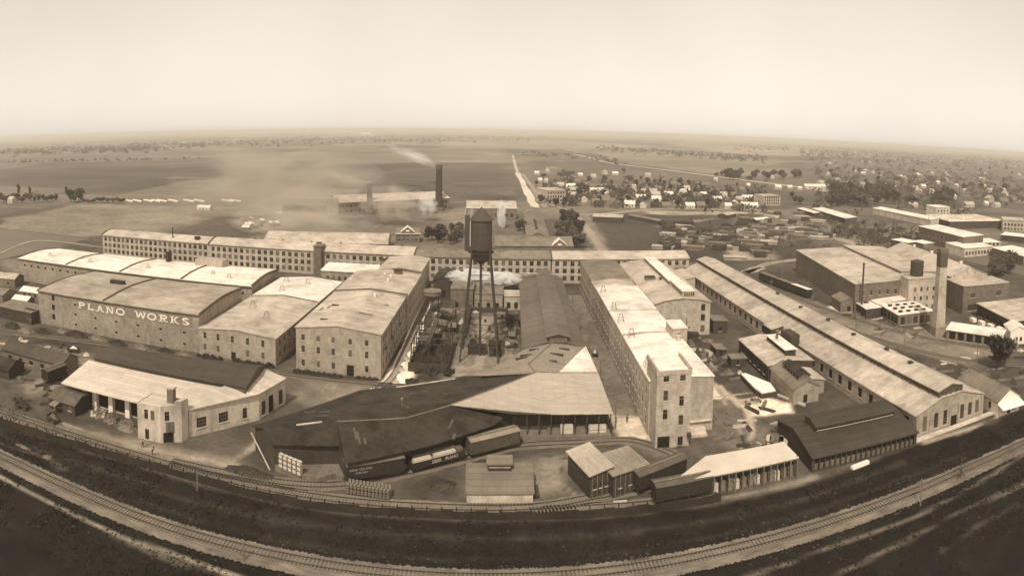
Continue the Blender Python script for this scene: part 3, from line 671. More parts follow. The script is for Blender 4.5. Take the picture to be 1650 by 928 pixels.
T3 = mill(-40.5, 17, 256.5, 10.4, 12.2, (1.2, 4.3, 7.4), 19, 'middle range of the rear mill, behind the water tower legs', M_GREYR, M_BRICKL)
T4 = mill(17.5, 77, 256.5, 10.4, 12.2, (1.2, 4.3, 7.4), 18, 'end range of the rear mill beside the lumber yard', M_TAN, M_BRICKL)
for x in (8, 20, 34, 48, 62, 76, 90): roof_box(T2, x, 9, 12.2, .6, .6, .7, M_DARKR)
roof_box(T2, 53, 5, 11.8, 2, 1.6, 1.6, mat('rust_paint', .1, .3, 1), 'roof_tank')
for x in (8, 17, 26, 36, 45): roof_box(T3, x, 6, 11.6, .6, .5, .6, M_DARKR)
mb = MB(); mb.box(53, 56.5, -3, 3, 0, 13); mb.box(52.7, 56.8, -3.3, 3.3, 13.003, 13.3); mb.build('lift_tower', M_BRICKD, T2)
stack_pipe(T1, 42, 3, 11, 5.5, .35); roof_box(T1, 56, 3, 11, 2.4, 1.6, 1.8, M_DARKR)

# long pale building along the alley, in steps of roof, with its front tower
T = thing('stepped_factory', 'long pale brick factory along the alley with stepped white roofs and a four-storey front tower', 'factory', (29.6, 119, 0), R(.6))
def wops(L_, n, m=1.2): return ops_grid(L_, n, (1.4, 4.6, 7.9), .95, 1.9, m)
block(T, 0, 14.4, 5, 34, lowg(11.9, 12.4), 'y', M_BRICKL, M_BRIGHT, {'W': wops(29, 8), 'E': wops(29, 7)}, ov=.12, roof='roof', wall='wall')
block(T, 0, 14.2, 34.02, 55, lowg(11.8, 12.3), 'y', M_BRICKL, M_BRIGHT, {'W': wops(21, 6)}, ov=.12, roof='second_roof', wall='second_wall')
block(T, -.1, 14.2, 55.02, 84, lowg(12, 12.8), 'y', M_BRICK, M_WHITER, {'W': wops(29, 8)}, ov=.12, roof='third_roof', wall='third_wall')
block(T, -.2, 14.2, 84.02, 93, lowg(11.6, 12.2), 'y', M_BRICK, M_TAN, {'W': wops(9, 2)}, ov=.12, roof='fourth_roof', wall='fourth_wall')
block(T, -.3, 14.3, 93.02, 125, lowg(12, 12.9), 'y', M_BRICK, M_GREYR, {'W': wops(32, 9)}, ov=.12, roof='rear_roof', wall='rear_wall')
for y in (34, 55, 84, 93): parapet(T, (-.2, y), (14.4, y), [(s, z + .1) for s, z in lowg(12, 12.5)], .4, .4, M_DUSTR)
mb = MB(); mb.box(-.22, -.0, 5, 125, 11.75, 12.05); mb.build('cornice', M_CONC, T)
f = [(1.75, 0, 2.6, 2.5, 'open'), (5.3, .25, 1.1, 1.9, 'door'), (1.9, 6.0, 1.0, 2.1, 'sash'), (1.9, 10.0, 1.0, 2.1, 'sash'), (5.3, 4.6, 1.0, 2.1, 'sash'), (5.3, 8.6, 1.0, 2.1, 'sash'), (1.9, 13.9, 1.2, 1.2, 'sash'), (5.4, 13.9, 1.2, 1.2, 'sash')]
block(T, .2, 7.4, -.6, 8.4, [(0, 15.6), (1, 15.6)], 'y', M_BRICKL, M_BRIGHT, {'S': f, 'W': [(3, 8, .8, 1.6, 'sash')]}, ov=-.3, gov=-.3, wall='tower_wall', roof='tower_roof')
mb = MB()
mb.box(.05, .45, -.7, 8.5, 15.3, 16.5); mb.box(7.15, 7.55, -.7, 8.5, 15.3, 16.5); mb.box(.45, 7.15, -.7, -.35, 15.3, 16.2); mb.box(7.15, 7.9, 2.5, 8.5, 14.0, 15.2)
mb.build('tower_parapet', M_BRICKL, T)
mb = MB(); mb.box(7.5, 12.4, 3.4, 4.98, 0, 1.2); mb.box(7.5, 12.4, 2.2, 3.38, 0, .6); mb.box(7.4, 14, 4.4, 4.97, 2.3, 2.5); mb.build('loading_step', M_CONC, T)
mb = MB(); mb.box(6.9, 7.6, -1.6, -.62, 2.0, 2.9); mb.box(4.8, 5.8, -1.3, -.62, .05, .22); mb.build('door_hood', M_WOOD, T)
for x, y in ((1.3, 12.5), (1.6, 32), (1.3, 45), (1.3, 56), (1.3, 76)): trestle(T, x, y, 12.05, 0, 2.4, 1.8)
f = [(1.6, 11.6, .9, 2.0, 'sash')]
block(T, 11.8, 15.6, 29.6, 36.5, [(0, 14.8), (1, 14.8)], 'y', M_BRICKL, M_BRIGHT, {'S': f}, ov=.15, wall='stair_head_wall', roof='stair_head_roof', z0=0)
stack_pipe(T, 12.8, 28, 11.9, 1.6, .5, M_CONC, 'chimney')

# monitor-roofed pale building beside it
T = thing('monitor_factory', 'pale curved-roof factory with a long white roof monitor behind the stepped factory', 'factory', (45, 186, 0), R(.3))
S_ = [(16.2, v, 1.4, 2.2, 'grid') for v in (1.0, 4.6, 7.9)] + [(7.2, 0, 2.2, 2.2, 'open')]
block(T, 0, 18.6, 0, 59, [(0, 10.6), (.2, 11.7), (.5, 12.3), (.8, 11.7), (1, 10.6)], 'y', M_BRICKL, M_TAN, {'S': S_, 'E': ops_grid(59, 14, (1, 4.6, 7.9), 1.4, 2.2)}, ov=.5, gov=.4)
S_ = [(.8 + .72 * i, 12.6, .5, 1.2, 'dark') for i in range(5)]
block(T, 9.3, 13.3, .6, 15, [(0, 14.3), (1, 14.3)], 'y', M_BRICKL, M_BRIGHT, {'S': S_, 'W': ops_grid(14.4, 10, (12.7,), .9, 1.1, .3)}, ov=.25, z0=11.5, wall='monitor_wall', roof='monitor_roof')
block(T, 9.0, 13.0, 15.2, 56, [(0, 14), (1, 14)], 'y', M_BRICKL, M_WHITER, {'W': ops_grid(40.8, 26, (12.6,), .9, 1.0, .3)}, ov=.25, z0=11.5, wall='rear_monitor_wall', roof='rear_monitor_roof', near=False)
roof_box(T, 4.7, 27, 11.2, 3.4, 2.6, 1.8, M_WOODM, 'skylight'); roof_box(T, 8, 24.5, 11.9, .7, .7, 1.2, M_DARKR)
mb = MB(); mb.box(6, 12, -.12, -.003, 2.6, 2.9); mb.tube((10.8, -.2, 3), (10.8, -.2, 6), .08); mb.build('loading_beam', M_WOOD, T)

# roof-lit shed along the court
T = thing('smith_shop', 'long brown-roofed shop with a raised clerestory between the court and the alley', 'workshop', (4, 161, 0))
block(T, 0, 16, 0, 79, [(0, 6.2), (.4, 7.9), (.72, 7.9), (1, 6.2)], 'y', M_BRICKD, M_DUSTR if False else mat('brown_roof', .14, .2, .4, 'seams'), {'W': ops_grid(79, 20, (2,), 1.8, 2.4), 'E': ops_grid(79, 20, (2,), 1.8, 2.4)}, ov=.5)
block(T, 6.3, 12.0, .2, 78.5, [(0, 9.2), (.5, 9.9), (1, 9.2)], 'y', M_WOOD, MATS['brown_roof'], {'W': ops_grid(78, 30, (8.0,), 1.7, .9, .4, 'dark'), 'S': [(2.85, 7.95, 4.6, 1.1, 'grid')]}, ov=.4, z0=7.6, near=False, wall='clerestory_wall', roof='clerestory_roof')

# the long foundry down the right side
T = thing('foundry', 'very long brick foundry with a continuous clerestory roof and tall front windows', 'foundry', (83.2, 103.6, 0), R(2.9))
FL = 156
S_ = [(u, 1.0, 1.25, 3.4, 'grid') for u in (2.6, 6.0, 8.8)] + [(14.2, 1.0, 1.25, 3.4, 'grid'), (16.8, 1.2, 1.25, 3.0, 'grid'), (19.2, 1.2, 1.25, 3.0, 'grid'), (11.5, 0, 2.2, 2.5, 'open')]
block(T, 0, 21.2, 0, FL, [(0, 5.2), (.34, 7.6), (.66, 7.6), (1, 5.2)], 'y', M_STONE, M_DUSTR, {'S': S_, 'W': ops_grid(FL, 34, (1.6,), 1.6, 2.4, 1, 'dark')}, ov=.4)
S2 = [(1.2 + 1.6 * i, 7.95, .9, .9, 'sash') for i in range(4)]
WM = ops_grid(FL - .5, 48, (7.85,), 2.2, .95, .4, 'grid')
block(T, 6.6, 14.0, .1, FL - .4, [(0, 9.2), (.5, 10.2), (1, 9.2)], 'y', M_TRIM, M_TAN, {'S': S2, 'W': WM, 'E': []}, ov=.5, z0=7.3, near=False, wall='clerestory_wall', roof='clerestory_roof')
for i, y in enumerate((15, 26, 40, 55, 70, 88)): roof_box(T, 10.3 + (i % 2), y, 9.9, .9, .9, .8, mat('rust_paint', .1, .3, 1))
for u in (.3, 4.3, 10.2, 13.0, 20.9): mb = MB(); mb.box(u - .25, u + .25, -.2, -.003, 0, 5.0); mb.build('pilaster', M_STONE, T)
mb = MB(); mb.box(-1, 24, -1.6, -.25, 0, .35); mb.build('plinth', M_CONC, T)
mb = MB(); mb.box(-3, 0, 52, 58, 0, 8.2); mb.build('stair_tower', M_WOOD, T)
T = thing('brick_lean_to', 'small pale brick end building joined to the far end of the foundry', 'shed', (66, 238, 0), R(3))
block(T, 0, 8.5, 0, 16, [(0, 5.0), (1, 6.2)], 'y', M_BRICKL, M_DUSTR, {'S': ops_grid(8.5, 3, (1.5,), 1.3, 2)}, near=False)
# ---------------------------------------------------------------- nearer sheds, tanks, rolling stock
# platform shed: built facet by facet from its surveyed ridge and eaves
T = thing('freight_shed', 'rambling freight shed with dark tarred roofs and one pale new roof, curving along the sidings', 'shed', (0, 0, 0))
A, B_, C_ = (-49.4, 108.5, 5.4), (-33, 131.5, 5.4), (-10.7, 143.5, 5.4)
I_, F1, F2, H_, G_, T_ = (-45.5, 105.6, 6.9), (-43, 103.6, 5.1), (-31, 107.3, 5.1), (-32.3, 110.6, 8), (-19.7, 114.7, 8.1), (-11.6, 121.4, 8.15)
E_, K_, P1 = (6.3, 139.2, 8.3), (21.1, 141.1, 7.3), (-6.7, 139.5, 7.2)
Q1, Q2, Q3, Q4, Q5 = (4.5, 160.8, 6.2), (12.3, 163, 7.6), (19.9, 161, 6.5), (11.6, 141.2, 7.5), (4.7, 143.2, 8.7)
up = lambda p, d=.0: (p[0], p[1], p[2] + d)
mb = MB()
for fc in ([A, I_, H_], [A, H_, B_], [B_, H_, G_], [B_, G_, T_, C_] if False else [B_, G_, T_], [B_, T_, C_], [C_, T_, E_], [I_, F1, F2, H_], [H_, F2, (-28.2, 101.9, 4.9), G_], [G_, (-28.2, 101.9, 4.9), (-14, 111.4, 4.9)], [G_, (-14, 111.4, 4.9), T_], [T_, (-14, 111.4, 4.9), (-2.6, 120.4, 5.0)], [(-2.6, 120.4, 5.0), (-1, 122.9, 5.3), T_]):
    mb.slab([Vector(p) for p in fc], .18)
mb.build('roof', M_DARKR, T)
mb = MB(); mb.slab([up(T_, .14), (.7, 124.2, 5.6), (9, 124.0, 5.62)], .16); mb.slab([up(T_, .14), (9, 124.0, 5.62), up(E_, .12)], .16)
mb.slab([up(E_, .12), (9, 124, 5.62), (21.9, 123.6, 5.6), up(K_, .1)], .16)
mb.build('new_roof', mat('boarded_pale_roof', .46, .14, .5, 'planks', stretch=(1, 3, 1)), T)
mb = MB(); mb.slab([(20.7, 162, 6.4), K_, up(Q4, -.05)], .15); mb.slab([(20.7, 162, 6.4), up(Q4, -.05), up(Q3, -.12)], .15); mb.build('white_roof', M_BRIGHT, T)
mb = MB()
for fc in ([Q1, Q5, Q2], [Q1, P1, Q5], [Q2, Q5, Q4], [Q2, Q4, Q3], [Q5, P1, up(E_, -.03)], [Q5, up(E_, -.03), Q4]): mb.slab([Vector(up(p, .06)) for p in fc], .14)
mb.build('board_roof', M_PLANKR, T)
mb = MB(); rr = random.Random(3)
for k in range(7):                         # darker replaced boards, a few battens and the ridge cap
    t = .12 + k * .12; a = Vector(Q2).lerp(Vector(Q5), t); b = Vector(Q3).lerp(Vector(Q4), t)
    p, q = a.lerp(b, .25 + .1 * (k % 3)), a.lerp(b, .6 + .1 * (k % 2)); mb.obox((p.x, p.y), (q.x, q.y), .55, min(p.z, q.z) + .02, max(p.z, q.z) + .14) if k % 2 else None
    c = Vector(Q1).lerp(Vector(P1), t); p, q = a.lerp(c, .3), a.lerp(c, .6)
    if k in (1, 3, 4): mb.obox((p.x, p.y), (q.x, q.y), .4, min(p.z, q.z), max(p.z, q.z) + .1)
tag(mb.build('roof_patch', M_WOOD, T))
mb = MB(); mb.tube(up(Q2, .1), up(Q5, .1), .16, n=5); mb.tube(up(Q5, .1), up(E_, .06), .16, n=5); mb.tube(up(E_, .15), up(T_, .15), .15, n=5); mb.tube(up(T_, .05), up(G_, .05), .12, n=5); mb.tube(up(G_, .05), up(H_, .05), .12, n=5); mb.tube(up(E_, .15), up(K_, .12), .14, n=5)
mb.build('ridge_cap', M_WOODM, T)
mb = MB()
per = [(-49, 109.4, 5.2), (-45.6, 105.9, 6.5), (-42.8, 104.2, 4.9)]
for a, b in zip(per, per[1:]): mb.poly([(a[0], a[1], 0), (b[0], b[1], 0), b, a])
wl = [(-42.8, 104.2), (-31.4, 108.2), (-29.3, 104.6), (-14.6, 113.8), (-3.5, 122.2), (1, 126.8), (21.3, 126.4), (20.9, 141), (20.4, 160.6), (12.3, 162.4), (4.8, 160.2), (-6, 140.2), (-10.7, 142.9), (-32.7, 131), (-49, 109.4)]
ht = [4.9, 5.1, 5.0, 5.2, 5.4, 5.6, 5.6, 7.0, 6.2, 7.3, 6.0, 6.9, 5.2, 5.2, 5.2]
for i in range(len(wl) - 1): a, b = wl[i], wl[i + 1]; mb.poly([(a[0], a[1], 0), (b[0], b[1], 0), (b[0], b[1], ht[i + 1]), (a[0], a[1], ht[i])])
mb.build('wall', M_WOOD, T)
mb = MB(); mb.prism([(-42.6, 103.9), (-38.3, 102.5), (-33.6, 102.5), (-31, 104.8), (-29.5, 103.8), (-16.4, 112.2), (-4.8, 120.8), (.5, 123.7), (-2, 125.5), (-14.6, 113.9), (-29.4, 104.7), (-31.4, 108.1), (-42.7, 104.1)], 0, 1.05)
mb.prism([(.5, 123.8), (21.6, 123.3), (21.4, 126.3), (1, 126.7)], 0, 1.05); mb.build('platform', M_WOODM, T)
for i in range(9): mb = MB(); mb.box(1.4 + i * 2.5, 1.6 + i * 2.5, 124.1, 124.3, 1.06, 5.5); mb.build('post', M_WOOD, T)
mb = MB(); mb.tube((-21.4, 120.3, 7), (-21.4, 120.3, 9.2), .1); mb.lathe([(.25, 9.0), (.3, 9.5), (.05, 9.7)], 8, -21.4, 120.3); mb.build('vent_pipe', M_WOODM, T)
mb = MB(); mb.slab([(-39.6, 107.9, 7.55), (-35.2, 110.2, 7.75), (-35.4, 110.5, 7.75), (-39.8, 108.2, 7.55)], .25); mb.build('skylight', M_CONC, T)
rq = random.Random(77)
for a, b, c, n in ((A, H_, B_, 6), (B_, T_, C_, 6), (B_, G_, T_, 3), (H_, (-28.2, 101.9, 4.9), G_, 4), (T_, (-14, 111.4, 4.9), (-2.6, 120.4, 5.0), 3)):
    a, b, c = Vector(a), Vector(b), Vector(c); nn_ = (b - a).cross(c - a).normalized(); nn_ = nn_ if nn_.z > 0 else -nn_; e1 = (b - a).normalized(); e2 = nn_.cross(e1)
    for k in range(n):
        u_, v_ = rq.uniform(.15, .6), rq.uniform(.12, .35); p = a + (b - a) * u_ + (c - a) * v_ + nn_ * .05; w_, d_ = rq.choice(((1.4, .5), (2.2, .7), (.8, .8), (3, .4))); mb = MB(); mb.slab([p, p + e1 * w_, p + e1 * w_ + e2 * d_, p + e2 * d_], .06); mb.build('felt_patch', rq.choice((M_TRIM, M_TRIM, mat('tar_patch', .03, .3, 1))), T)
mb = MB(); mb.obox((-25.2, 134.3), (-12.5, 141.3), .8, 0, 5.6); mb.build('lean_to', M_DUSTR, T)
mb = MB(); mb.tube((-49.6, 108.8, 3.8), (-43.3, 103.2, .3), .14, n=5); mb.build('rain_chute', M_DUSTR, T)
# goods lying on the light platform
def goods(name, label, x, y, z, a, b, h, m, cat, rz=0, group=None):
    t = thing(name, label, cat, (x, y, z), rz, group); mb = MB(); rr = random.Random(int(abs(x * 37 + y * 101)) % 999)
    k = max(2, int(h / .28))
    for i in range(k):
        e = rr.uniform(-.08, .08); mb.box(-a / 2 + e, a / 2 + e * .5, -b / 2 + e, b / 2 - e, i * h / k + .012, (i + 1) * h / k)
    mb.build('boards', m, t); mb = MB(); mb.box(-a * .3, -a * .3 + .15, -b / 2 - .04, b / 2 + .04, 0, .1); mb.build('bearer', M_WOOD, t); mb = MB(); mb.box(a * .3 - .15, a * .3, -b / 2 - .04, b / 2 + .04, 0, .1); mb.build('bearer', M_WOOD, t); return t
for i, (x, a, h, m, lb) in enumerate([(9.6, 2.6, .8, M_WOODM, 'low grey plank stack on the freight platform, nearest the boxcars'), (12.4, 2.6, 1.5, M_WOODL, 'tall pale plank stack standing mid way along the freight platform'),
        (15.3, 2.0, .9, M_WOODM, 'short grey plank stack on the freight platform between two pale ones'), (18.9, 3.6, 1.3, M_WOODL, 'long bright plank stack at the alley end of the freight platform')]):
    goods('lumber_stack', lb, x, 125.2, 1.055, a, 1.3, h, m, 'lumber stack', group='stacks on the freight platform')
for i in range(5):
    for j in range(3):
        t = thing('crate', 'white wooden crate in the upright grid of crates at the platform end', 'crate', (-41.2 + i * 1.02, 103.72 - i * .34, 1.06 + j * .9), R(-18), 'white crates stacked at the platform end')
        mb = MB(); mb.box(-.44, .44, -.3, .3, 0, .82); mb.build('box', mat('crate_paint', .55, .2, 1.5), t)
        mb = MB(); mb.box(-.47, .47, -.33, -.303, .0, .1); mb.box(-.47, .47, -.33, -.303, .74, .84); mb.box(-.47, -.38, -.33, -.303, .1, .74); mb.box(.38, .47, -.33, -.303, .1, .74); mb.build('batten', M_WOODM, t)

# rolling stock
def truck(T, x, zr=.2):
    mb = MB()
    for dx in (-.8, .8):
        for y in (-.74, .74): mb.tube((x + dx, y - .06, zr + .42), (x + dx, y + .06, zr + .42), .42, n=10)
        mb.tube((x + dx, -.7, zr + .42), (x + dx, .7, zr + .42), .07, n=5)
    for y in (-.9, .9): mb.box(x - 1.3, x + 1.3, y - .07, y + .07, zr + .35, zr + .6)
    mb.build('truck', M_IRON, T)
def boxcar(name, label, p, q, m, rm, text=None, door=True, h=4.0):
    L_ = math.hypot(q[0] - p[0], q[1] - p[1]); T = thing(name, label, 'boxcar', ((p[0] + q[0]) / 2, (p[1] + q[1]) / 2, .1), math.atan2(q[1] - p[1], q[0] - p[0]), 'goods cars on the sidings')
    a, w_ = L_ / 2, 1.35; truck(T, -a + 2); truck(T, a - 2)
    mb = MB(); mb.box(-a, a, -w_ * .9, w_ * .9, .95, 1.15); mb.box(-a - .3, -a, -.15, .15, .9, 1.1); mb.box(a, a + .3, -.15, .15, .9, 1.1); mb.build('underframe', M_IRON, T)
    mb = MB(); mb.box(-a, a, -w_, w_, 1.16, h - .35); mb.prism([(-a, -w_), (a, -w_), (a, w_), (-a, w_)], h - .349, h - .3)
    for i in range(1, 7): x = -a + i * L_ / 7; mb.box(x - .03, x + .03, -w_ - .03, -w_ - .002, 1.2, h - .4)
    mb.build('body', m, T)
    mb = MB(); mb.slab([(-a - .1, -w_ - .12, h - .28), (a + .1, -w_ - .12, h - .28), (a + .1, 0, h), (-a - .1, 0, h)], .09); mb.slab([(-a - .1, 0, h), (a + .1, 0, h), (a + .1, w_ + .12, h - .28), (-a - .1, w_ + .12, h - .28)], .09)
    mb.build('roof', rm, T); mb = MB(); mb.box(-a - .15, a + .15, -.22, .22, h + .06, h + .12); mb.build('roof_walk', M_WOODM, T)
    if door:
        mb = MB(); mb.box(-.8, .8, -w_ - .09, -w_ - .035, 1.25, h - .5); mb.build('door', m, T)
        mb = MB(); mb.box(-1.6, 1.2, -w_ - .1, -w_ - .04, h - .47, h - .4); mb.build('door_rail', M_IRON, T)
    mb = MB()
    for k in range(5): mb.box(a - .5, a - .1, -w_ - .08, -w_ - .04, 1.4 + k * .45, 1.45 + k * .45)
    mb.box(a + .02, a + .06, -.9, -.5, 1.2, h - .4); mb.build('ladder', M_IRON, T)
    for (s, x, z, size) in text or ():
        cu = bpy.data.curves.new('car_lettering', 'FONT'); cu.body = s; cu.size = size; cu.extrude = .006; cu.align_x = 'CENTER'
        tmp = bpy.data.objects.new('t', cu); C.objects.link(tmp); dg = bpy.context.evaluated_depsgraph_get(); me = bpy.data.meshes.new_from_object(tmp.evaluated_get(dg)); bpy.data.objects.remove(tmp)
        me.materials.clear(); me.materials.append(mat('faded_lettering', .42, .3, 2))
        o = put(me, 'car_lettering', T, (x, -w_ - .05, z)); o.rotation_euler = (R(90), 0, 0)
    return T
M_CAR = mat('boxcar_paint', .045, .3, .8, 'planks', wrap=(R(90), R(90), 0)); M_CARR = mat('boxcar_roof', .15, .25, .8); M_CAR2 = mat('boxcar_brown', .085, .3, .8)
boxcar('boxcar', 'dark boxcar with white lettering standing under the freight shed eaves', (-28.9, 103.9), (-19.4, 109.3), M_CAR, M_CARR, [('GOOD YEAR ROAD', -2.75, 2.75, .5), ('CHICAGO', -2.75, 2.1, .5)])
boxcar('boxcar', 'brown boxcar with a paler roof beside the little barn with a ridge monitor', (-7.6, 116.4), (1.9, 121.7), M_CAR2, mat('boxcar_pale_roof', .24, .25, .7))
boxcar('boxcar', 'dark weathered boxcar standing between the board huts and the pale-roofed open shed', (22.6, 103.6), (32.6, 108.2), M_CAR, mat('boxcar_grey_roof', .1, .25, .7))
boxcar('boxcar', 'dark boxcar standing at the fence in front of the pale-roofed open shed', (25.2, 99.9), (35.7, 101.2), M_CAR, mat('boxcar_grey_roof', .1, .25, .7))
boxcar('boxcar', 'black boxcar standing behind the board hut beside the white-fronted workshop', (-108.6, 112.5), (-107.8, 119), M_CAR, mat('boxcar_grey_roof', .1, .25, .7))
# gondola loaded with lumber
p, q = (-18.2, 109.9), (-8.7, 116.2)
T = thing('gondola_car', 'loaded open gondola with white lettering coupled between two boxcars', 'railcar', ((p[0] + q[0]) / 2, (p[1] + q[1]) / 2, .1), math.atan2(q[1] - p[1], q[0] - p[0]), 'goods cars on the sidings')
truck(T, -3.7); truck(T, 3.7)
mb = MB(); mb.box(-5.6, 5.6, -1.3, 1.3, .95, 1.15); mb.box(-5.6, 5.6, -1.34, -1.24, 1.153, 2.2); mb.box(-5.6, 5.6, 1.24, 1.34, 1.153, 2.2); mb.box(-5.6, -5.5, -1.24, 1.24, 1.153, 2.2); mb.box(5.5, 5.6, -1.24, 1.24, 1.153, 2.2)
for i in range(9): mb.box(-5.3 + i * 1.32, -5.2 + i * 1.32, -1.4, -1.343, 1.0, 2.2)
mb.build('body', M_CAR, T)
for s, x in (('DEER', -.6), ('PLANO', 2.6)):
    cu = bpy.data.curves.new('car_lettering', 'FONT'); cu.body = s; cu.size = .85; cu.extrude = .006; cu.align_x = 'CENTER'; cu.offset = .02
    tmp = bpy.data.objects.new('t', cu); C.objects.link(tmp); dg = bpy.context.evaluated_depsgraph_get(); me = bpy.data.meshes.new_from_object(tmp.evaluated_get(dg)); bpy.data.objects.remove(tmp)
    me.materials.clear(); me.materials.append(mat('faded_lettering', .42, .3, 2)); o = put(me, 'car_lettering', T, (x, -1.42, 1.38)); o.rotation_euler = (R(90), 0, 0)
gx, gy = (p[0] + q[0]) / 2, (p[1] + q[1]) / 2; ga = math.atan2(q[1] - p[1], q[0] - p[0])
def ong(dx, dy): return gx + math.cos(ga) * dx - math.sin(ga) * dy, gy + math.sin(ga) * dx + math.cos(ga) * dy
for (dx, dy, a, b, h, m, lb) in ((-3.3, -.55, 3.6, 1.1, 1.3, M_WOODL, 'short pale plank load at the boxcar end of the loaded gondola'), (1.4, -.5, 4.6, 1.1, 1.35, M_WOODL, 'long pale plank load in the middle of the loaded gondola'), (-.5, .6, 9, 1.0, 1.7, M_SCRAP, 'rough dark bundle load along the back of the loaded gondola'), (4.6, -.4, 1.3, 1.3, 1.5, M_SCRAP, 'small dark bundle load at the far end of the loaded gondola')):
    x, y = ong(dx, dy); goods('lumber_stack', lb, x, y, 1.26, a, b, h, m, 'lumber load', ga)

# kegs stacked in rows by the siding
kg = thing('keg', 'wooden keg in the close-packed rows of kegs beside the fence siding', 'keg', (0, 0, 0), 0, 'kegs stacked beside the fence siding')
mb = MB(); mb.lathe([(.24, 0), (.31, .25), (.33, .45), (.31, .65), (.24, .9)], 10); mb.build('barrel', mat('keg_wood', .2, .4, 2), kg)
mb = MB(); mb.lathe([(.3, .16), (.318, .16), (.33, .24), (.315, .24)], 10); mb.lathe([(.315, .66), (.33, .66), (.318, .74), (.3, .74)], 10); mb.build('hoop', M_IRON, kg)
first = True
for k, (r_, zz) in enumerate([(0, 0), (1, 0), (2, 0), (0, .92), (1, .92), (2, .92)]):
    for i in range(12):
        loc = (-27.6 + i * .66 + (r_ % 2) * .2, 100.9 + r_ * .7 - i * .02 - (0 if zz else 0), .05 + zz)
        if first: kg.location = loc; first = False
        else: dup(kg, loc, random.uniform(0, 3))

# little barn with a ridge monitor
T = thing('barn', 'squat barn with a broad dark roof, small ridge monitor and pale front wall', 'barn', (-6.8, 101.8, 0), R(3))
block(T, 0, 11.4, 0, 9, gab(1.7, 4.5), 'x', M_CONC, mat('barn_roof', .17, .15, .5, 'seamsx'), {}, ov=.2)
block(T, 3.6, 7.8, 3.2, 5.8, gab(5.3, 6.0), 'x', M_WOOD, mat('barn_roof', .17, .15, .5, 'seamsx'), {'S': [(2.1, 4.7, 3.6, .42, 'dark')]}, ov=.4, z0=3.5, wall='monitor_wall', roof='monitor_roof')
mb = MB(); mb.box(11.7, 12.6, 1, 4, 0, .8); mb.box(0, 11.4, -.9, -.3, 0, .1); mb.build('plinth', M_WOOD, T)

# pair of board huts
for nm, loc, rz, a, b, lb, m in (('board_hut', (14.5, 102.9, 0), R(21), 4.3, 8.7, 'dark-walled board hut with a pale plank roof, nearer the ridge-monitor barn', mat('pale_plank_roof', .42, .25, .8, 'planks', stretch=(3, 1, 1), wrap=(0, 0, R(90)))), ('board_hut', (18.6, 102.7, 0), R(21), 7.0, 6.8, 'dark-walled board hut with a grey striped plank roof, nearer the dark boxcar', mat('grey_plank_roof', .28, .3, .8, 'planks', stretch=(3, 1, 1), wrap=(0, 0, R(90))))):
    T = thing(nm, lb, 'hut', loc, rz, 'board huts by the siding')
    block(T, 0, a, 0, b, [(0, 4.3), (1, 4.9)] if a < 5 else [(0, 4.2), (1, 4.4)], 'y' if a < 5 else 'y', M_WOOD, m, {'S': ops_grid(a, 3, (1.6,), .5, .9, .4, 'dark')}, ov=.4, gov=.4)
    mb = MB()
    for i in range(int(a)): mb.box(.4 + i, .5 + i, -.06, -.003, 0, 4.1)
    mb.build('batten', M_WOODM, T)
goods('lumber_stack', 'small pale plank pile between the two board huts', 18.2, 110.6, .05, 2.6, .9, .5, M_WOODL, 'lumber stack')
goods('lumber_stack', 'single pale timber baulk beside the siding in front of the board huts', 19.6, 103.0 - 1.6, .05, 2.4, .4, .3, M_WOODL, 'lumber stack')

# pale-roofed open shed full of stock
T = thing('open_shed', 'open-fronted stock shed with a pale roof cut off slantwise at one end', 'shed', (0, 0, 0))
mb = MB(); mb.slab([(28.3, 99.6, 3.9), (53.4, 100.9, 4.0), (52.6, 106.2, 4.7), (36.4, 105.6, 4.6)], .2); mb.build('roof', mat('shed_felt', .5, .15, .4), T)
mb = MB(); mb.prism([(37, 105.2), (52.4, 105.8), (52.4, 105.6), (37, 105.0)], 0, 4.4); mb.prism([(53.1, 101.2), (52.4, 105.8), (52.6, 105.8), (53.3, 101.2)], 0, 4.1); mb.build('wall', M_WOODM, T)
for i in range(13): x = 36.3 + i * 1.4; mb = MB(); mb.box(x - .09, x + .09, 100.1 + i * .06, 100.3 + i * .06, 0, 3.9); mb.build('post', M_WOODM, T)
mb = MB(); mb.obox((28.6, 99.75), (53.2, 101.05), .16, 3.45, 3.68); mb.build('eaves_beam', M_WOOD, T)
for i in range(12):
    x = 36.9 + i * 1.38
    goods('lumber_stack', 'stack of short boards standing under the pale slant-ended roof', x, 102.2 + i * .06, .04, .95, 2.6, 1.7 + .5 * ((i * 7) % 3) / 2, M_WOODL if i % 3 == 0 else M_WOODM, 'lumber stack', 0, 'board stacks in the open shed')

# dark car shed with a long monitor
T = thing('car_shed', 'large dark-roofed car shed with a long ridge monitor, open along its siding front', 'shed', (56.6, 101.3, 0), R(-1))
block(T, 0, 25, .2, 17, gab(3.0, 4.8), 'x', M_WOOD, mat('black_roof', .06, .2, .4, 'seamsx'), {'S': [(1 + 1.2 * i + .1, .3, .95, 2.5, None) for i in range(20)]}, ov=.5)
block(T, 3.6, 23, 6.2, 11, gab(5.9, 6.5), 'x', M_WOOD, mat('black_roof', .06, .2, .4, 'seamsx'), {'S': ops_grid(19.4, 16, (5.05,), .9, .6, .3, 'grid')}, ov=.6, z0=4.0, wall='monitor_wall', roof='monitor_roof', near=False)
mb = MB(); mb.box(.4, 24.6, .9, 3, .05, 1.3); mb.build('stored_planks', M_WOODM, T); mb = MB(); mb.box(.2, 24.8, 3.4, 3.5, 0, 3.0); mb.build('dark_backing', M_DARK, T)  # near-black sheet behind the planks imitates the unlit depth of the shed
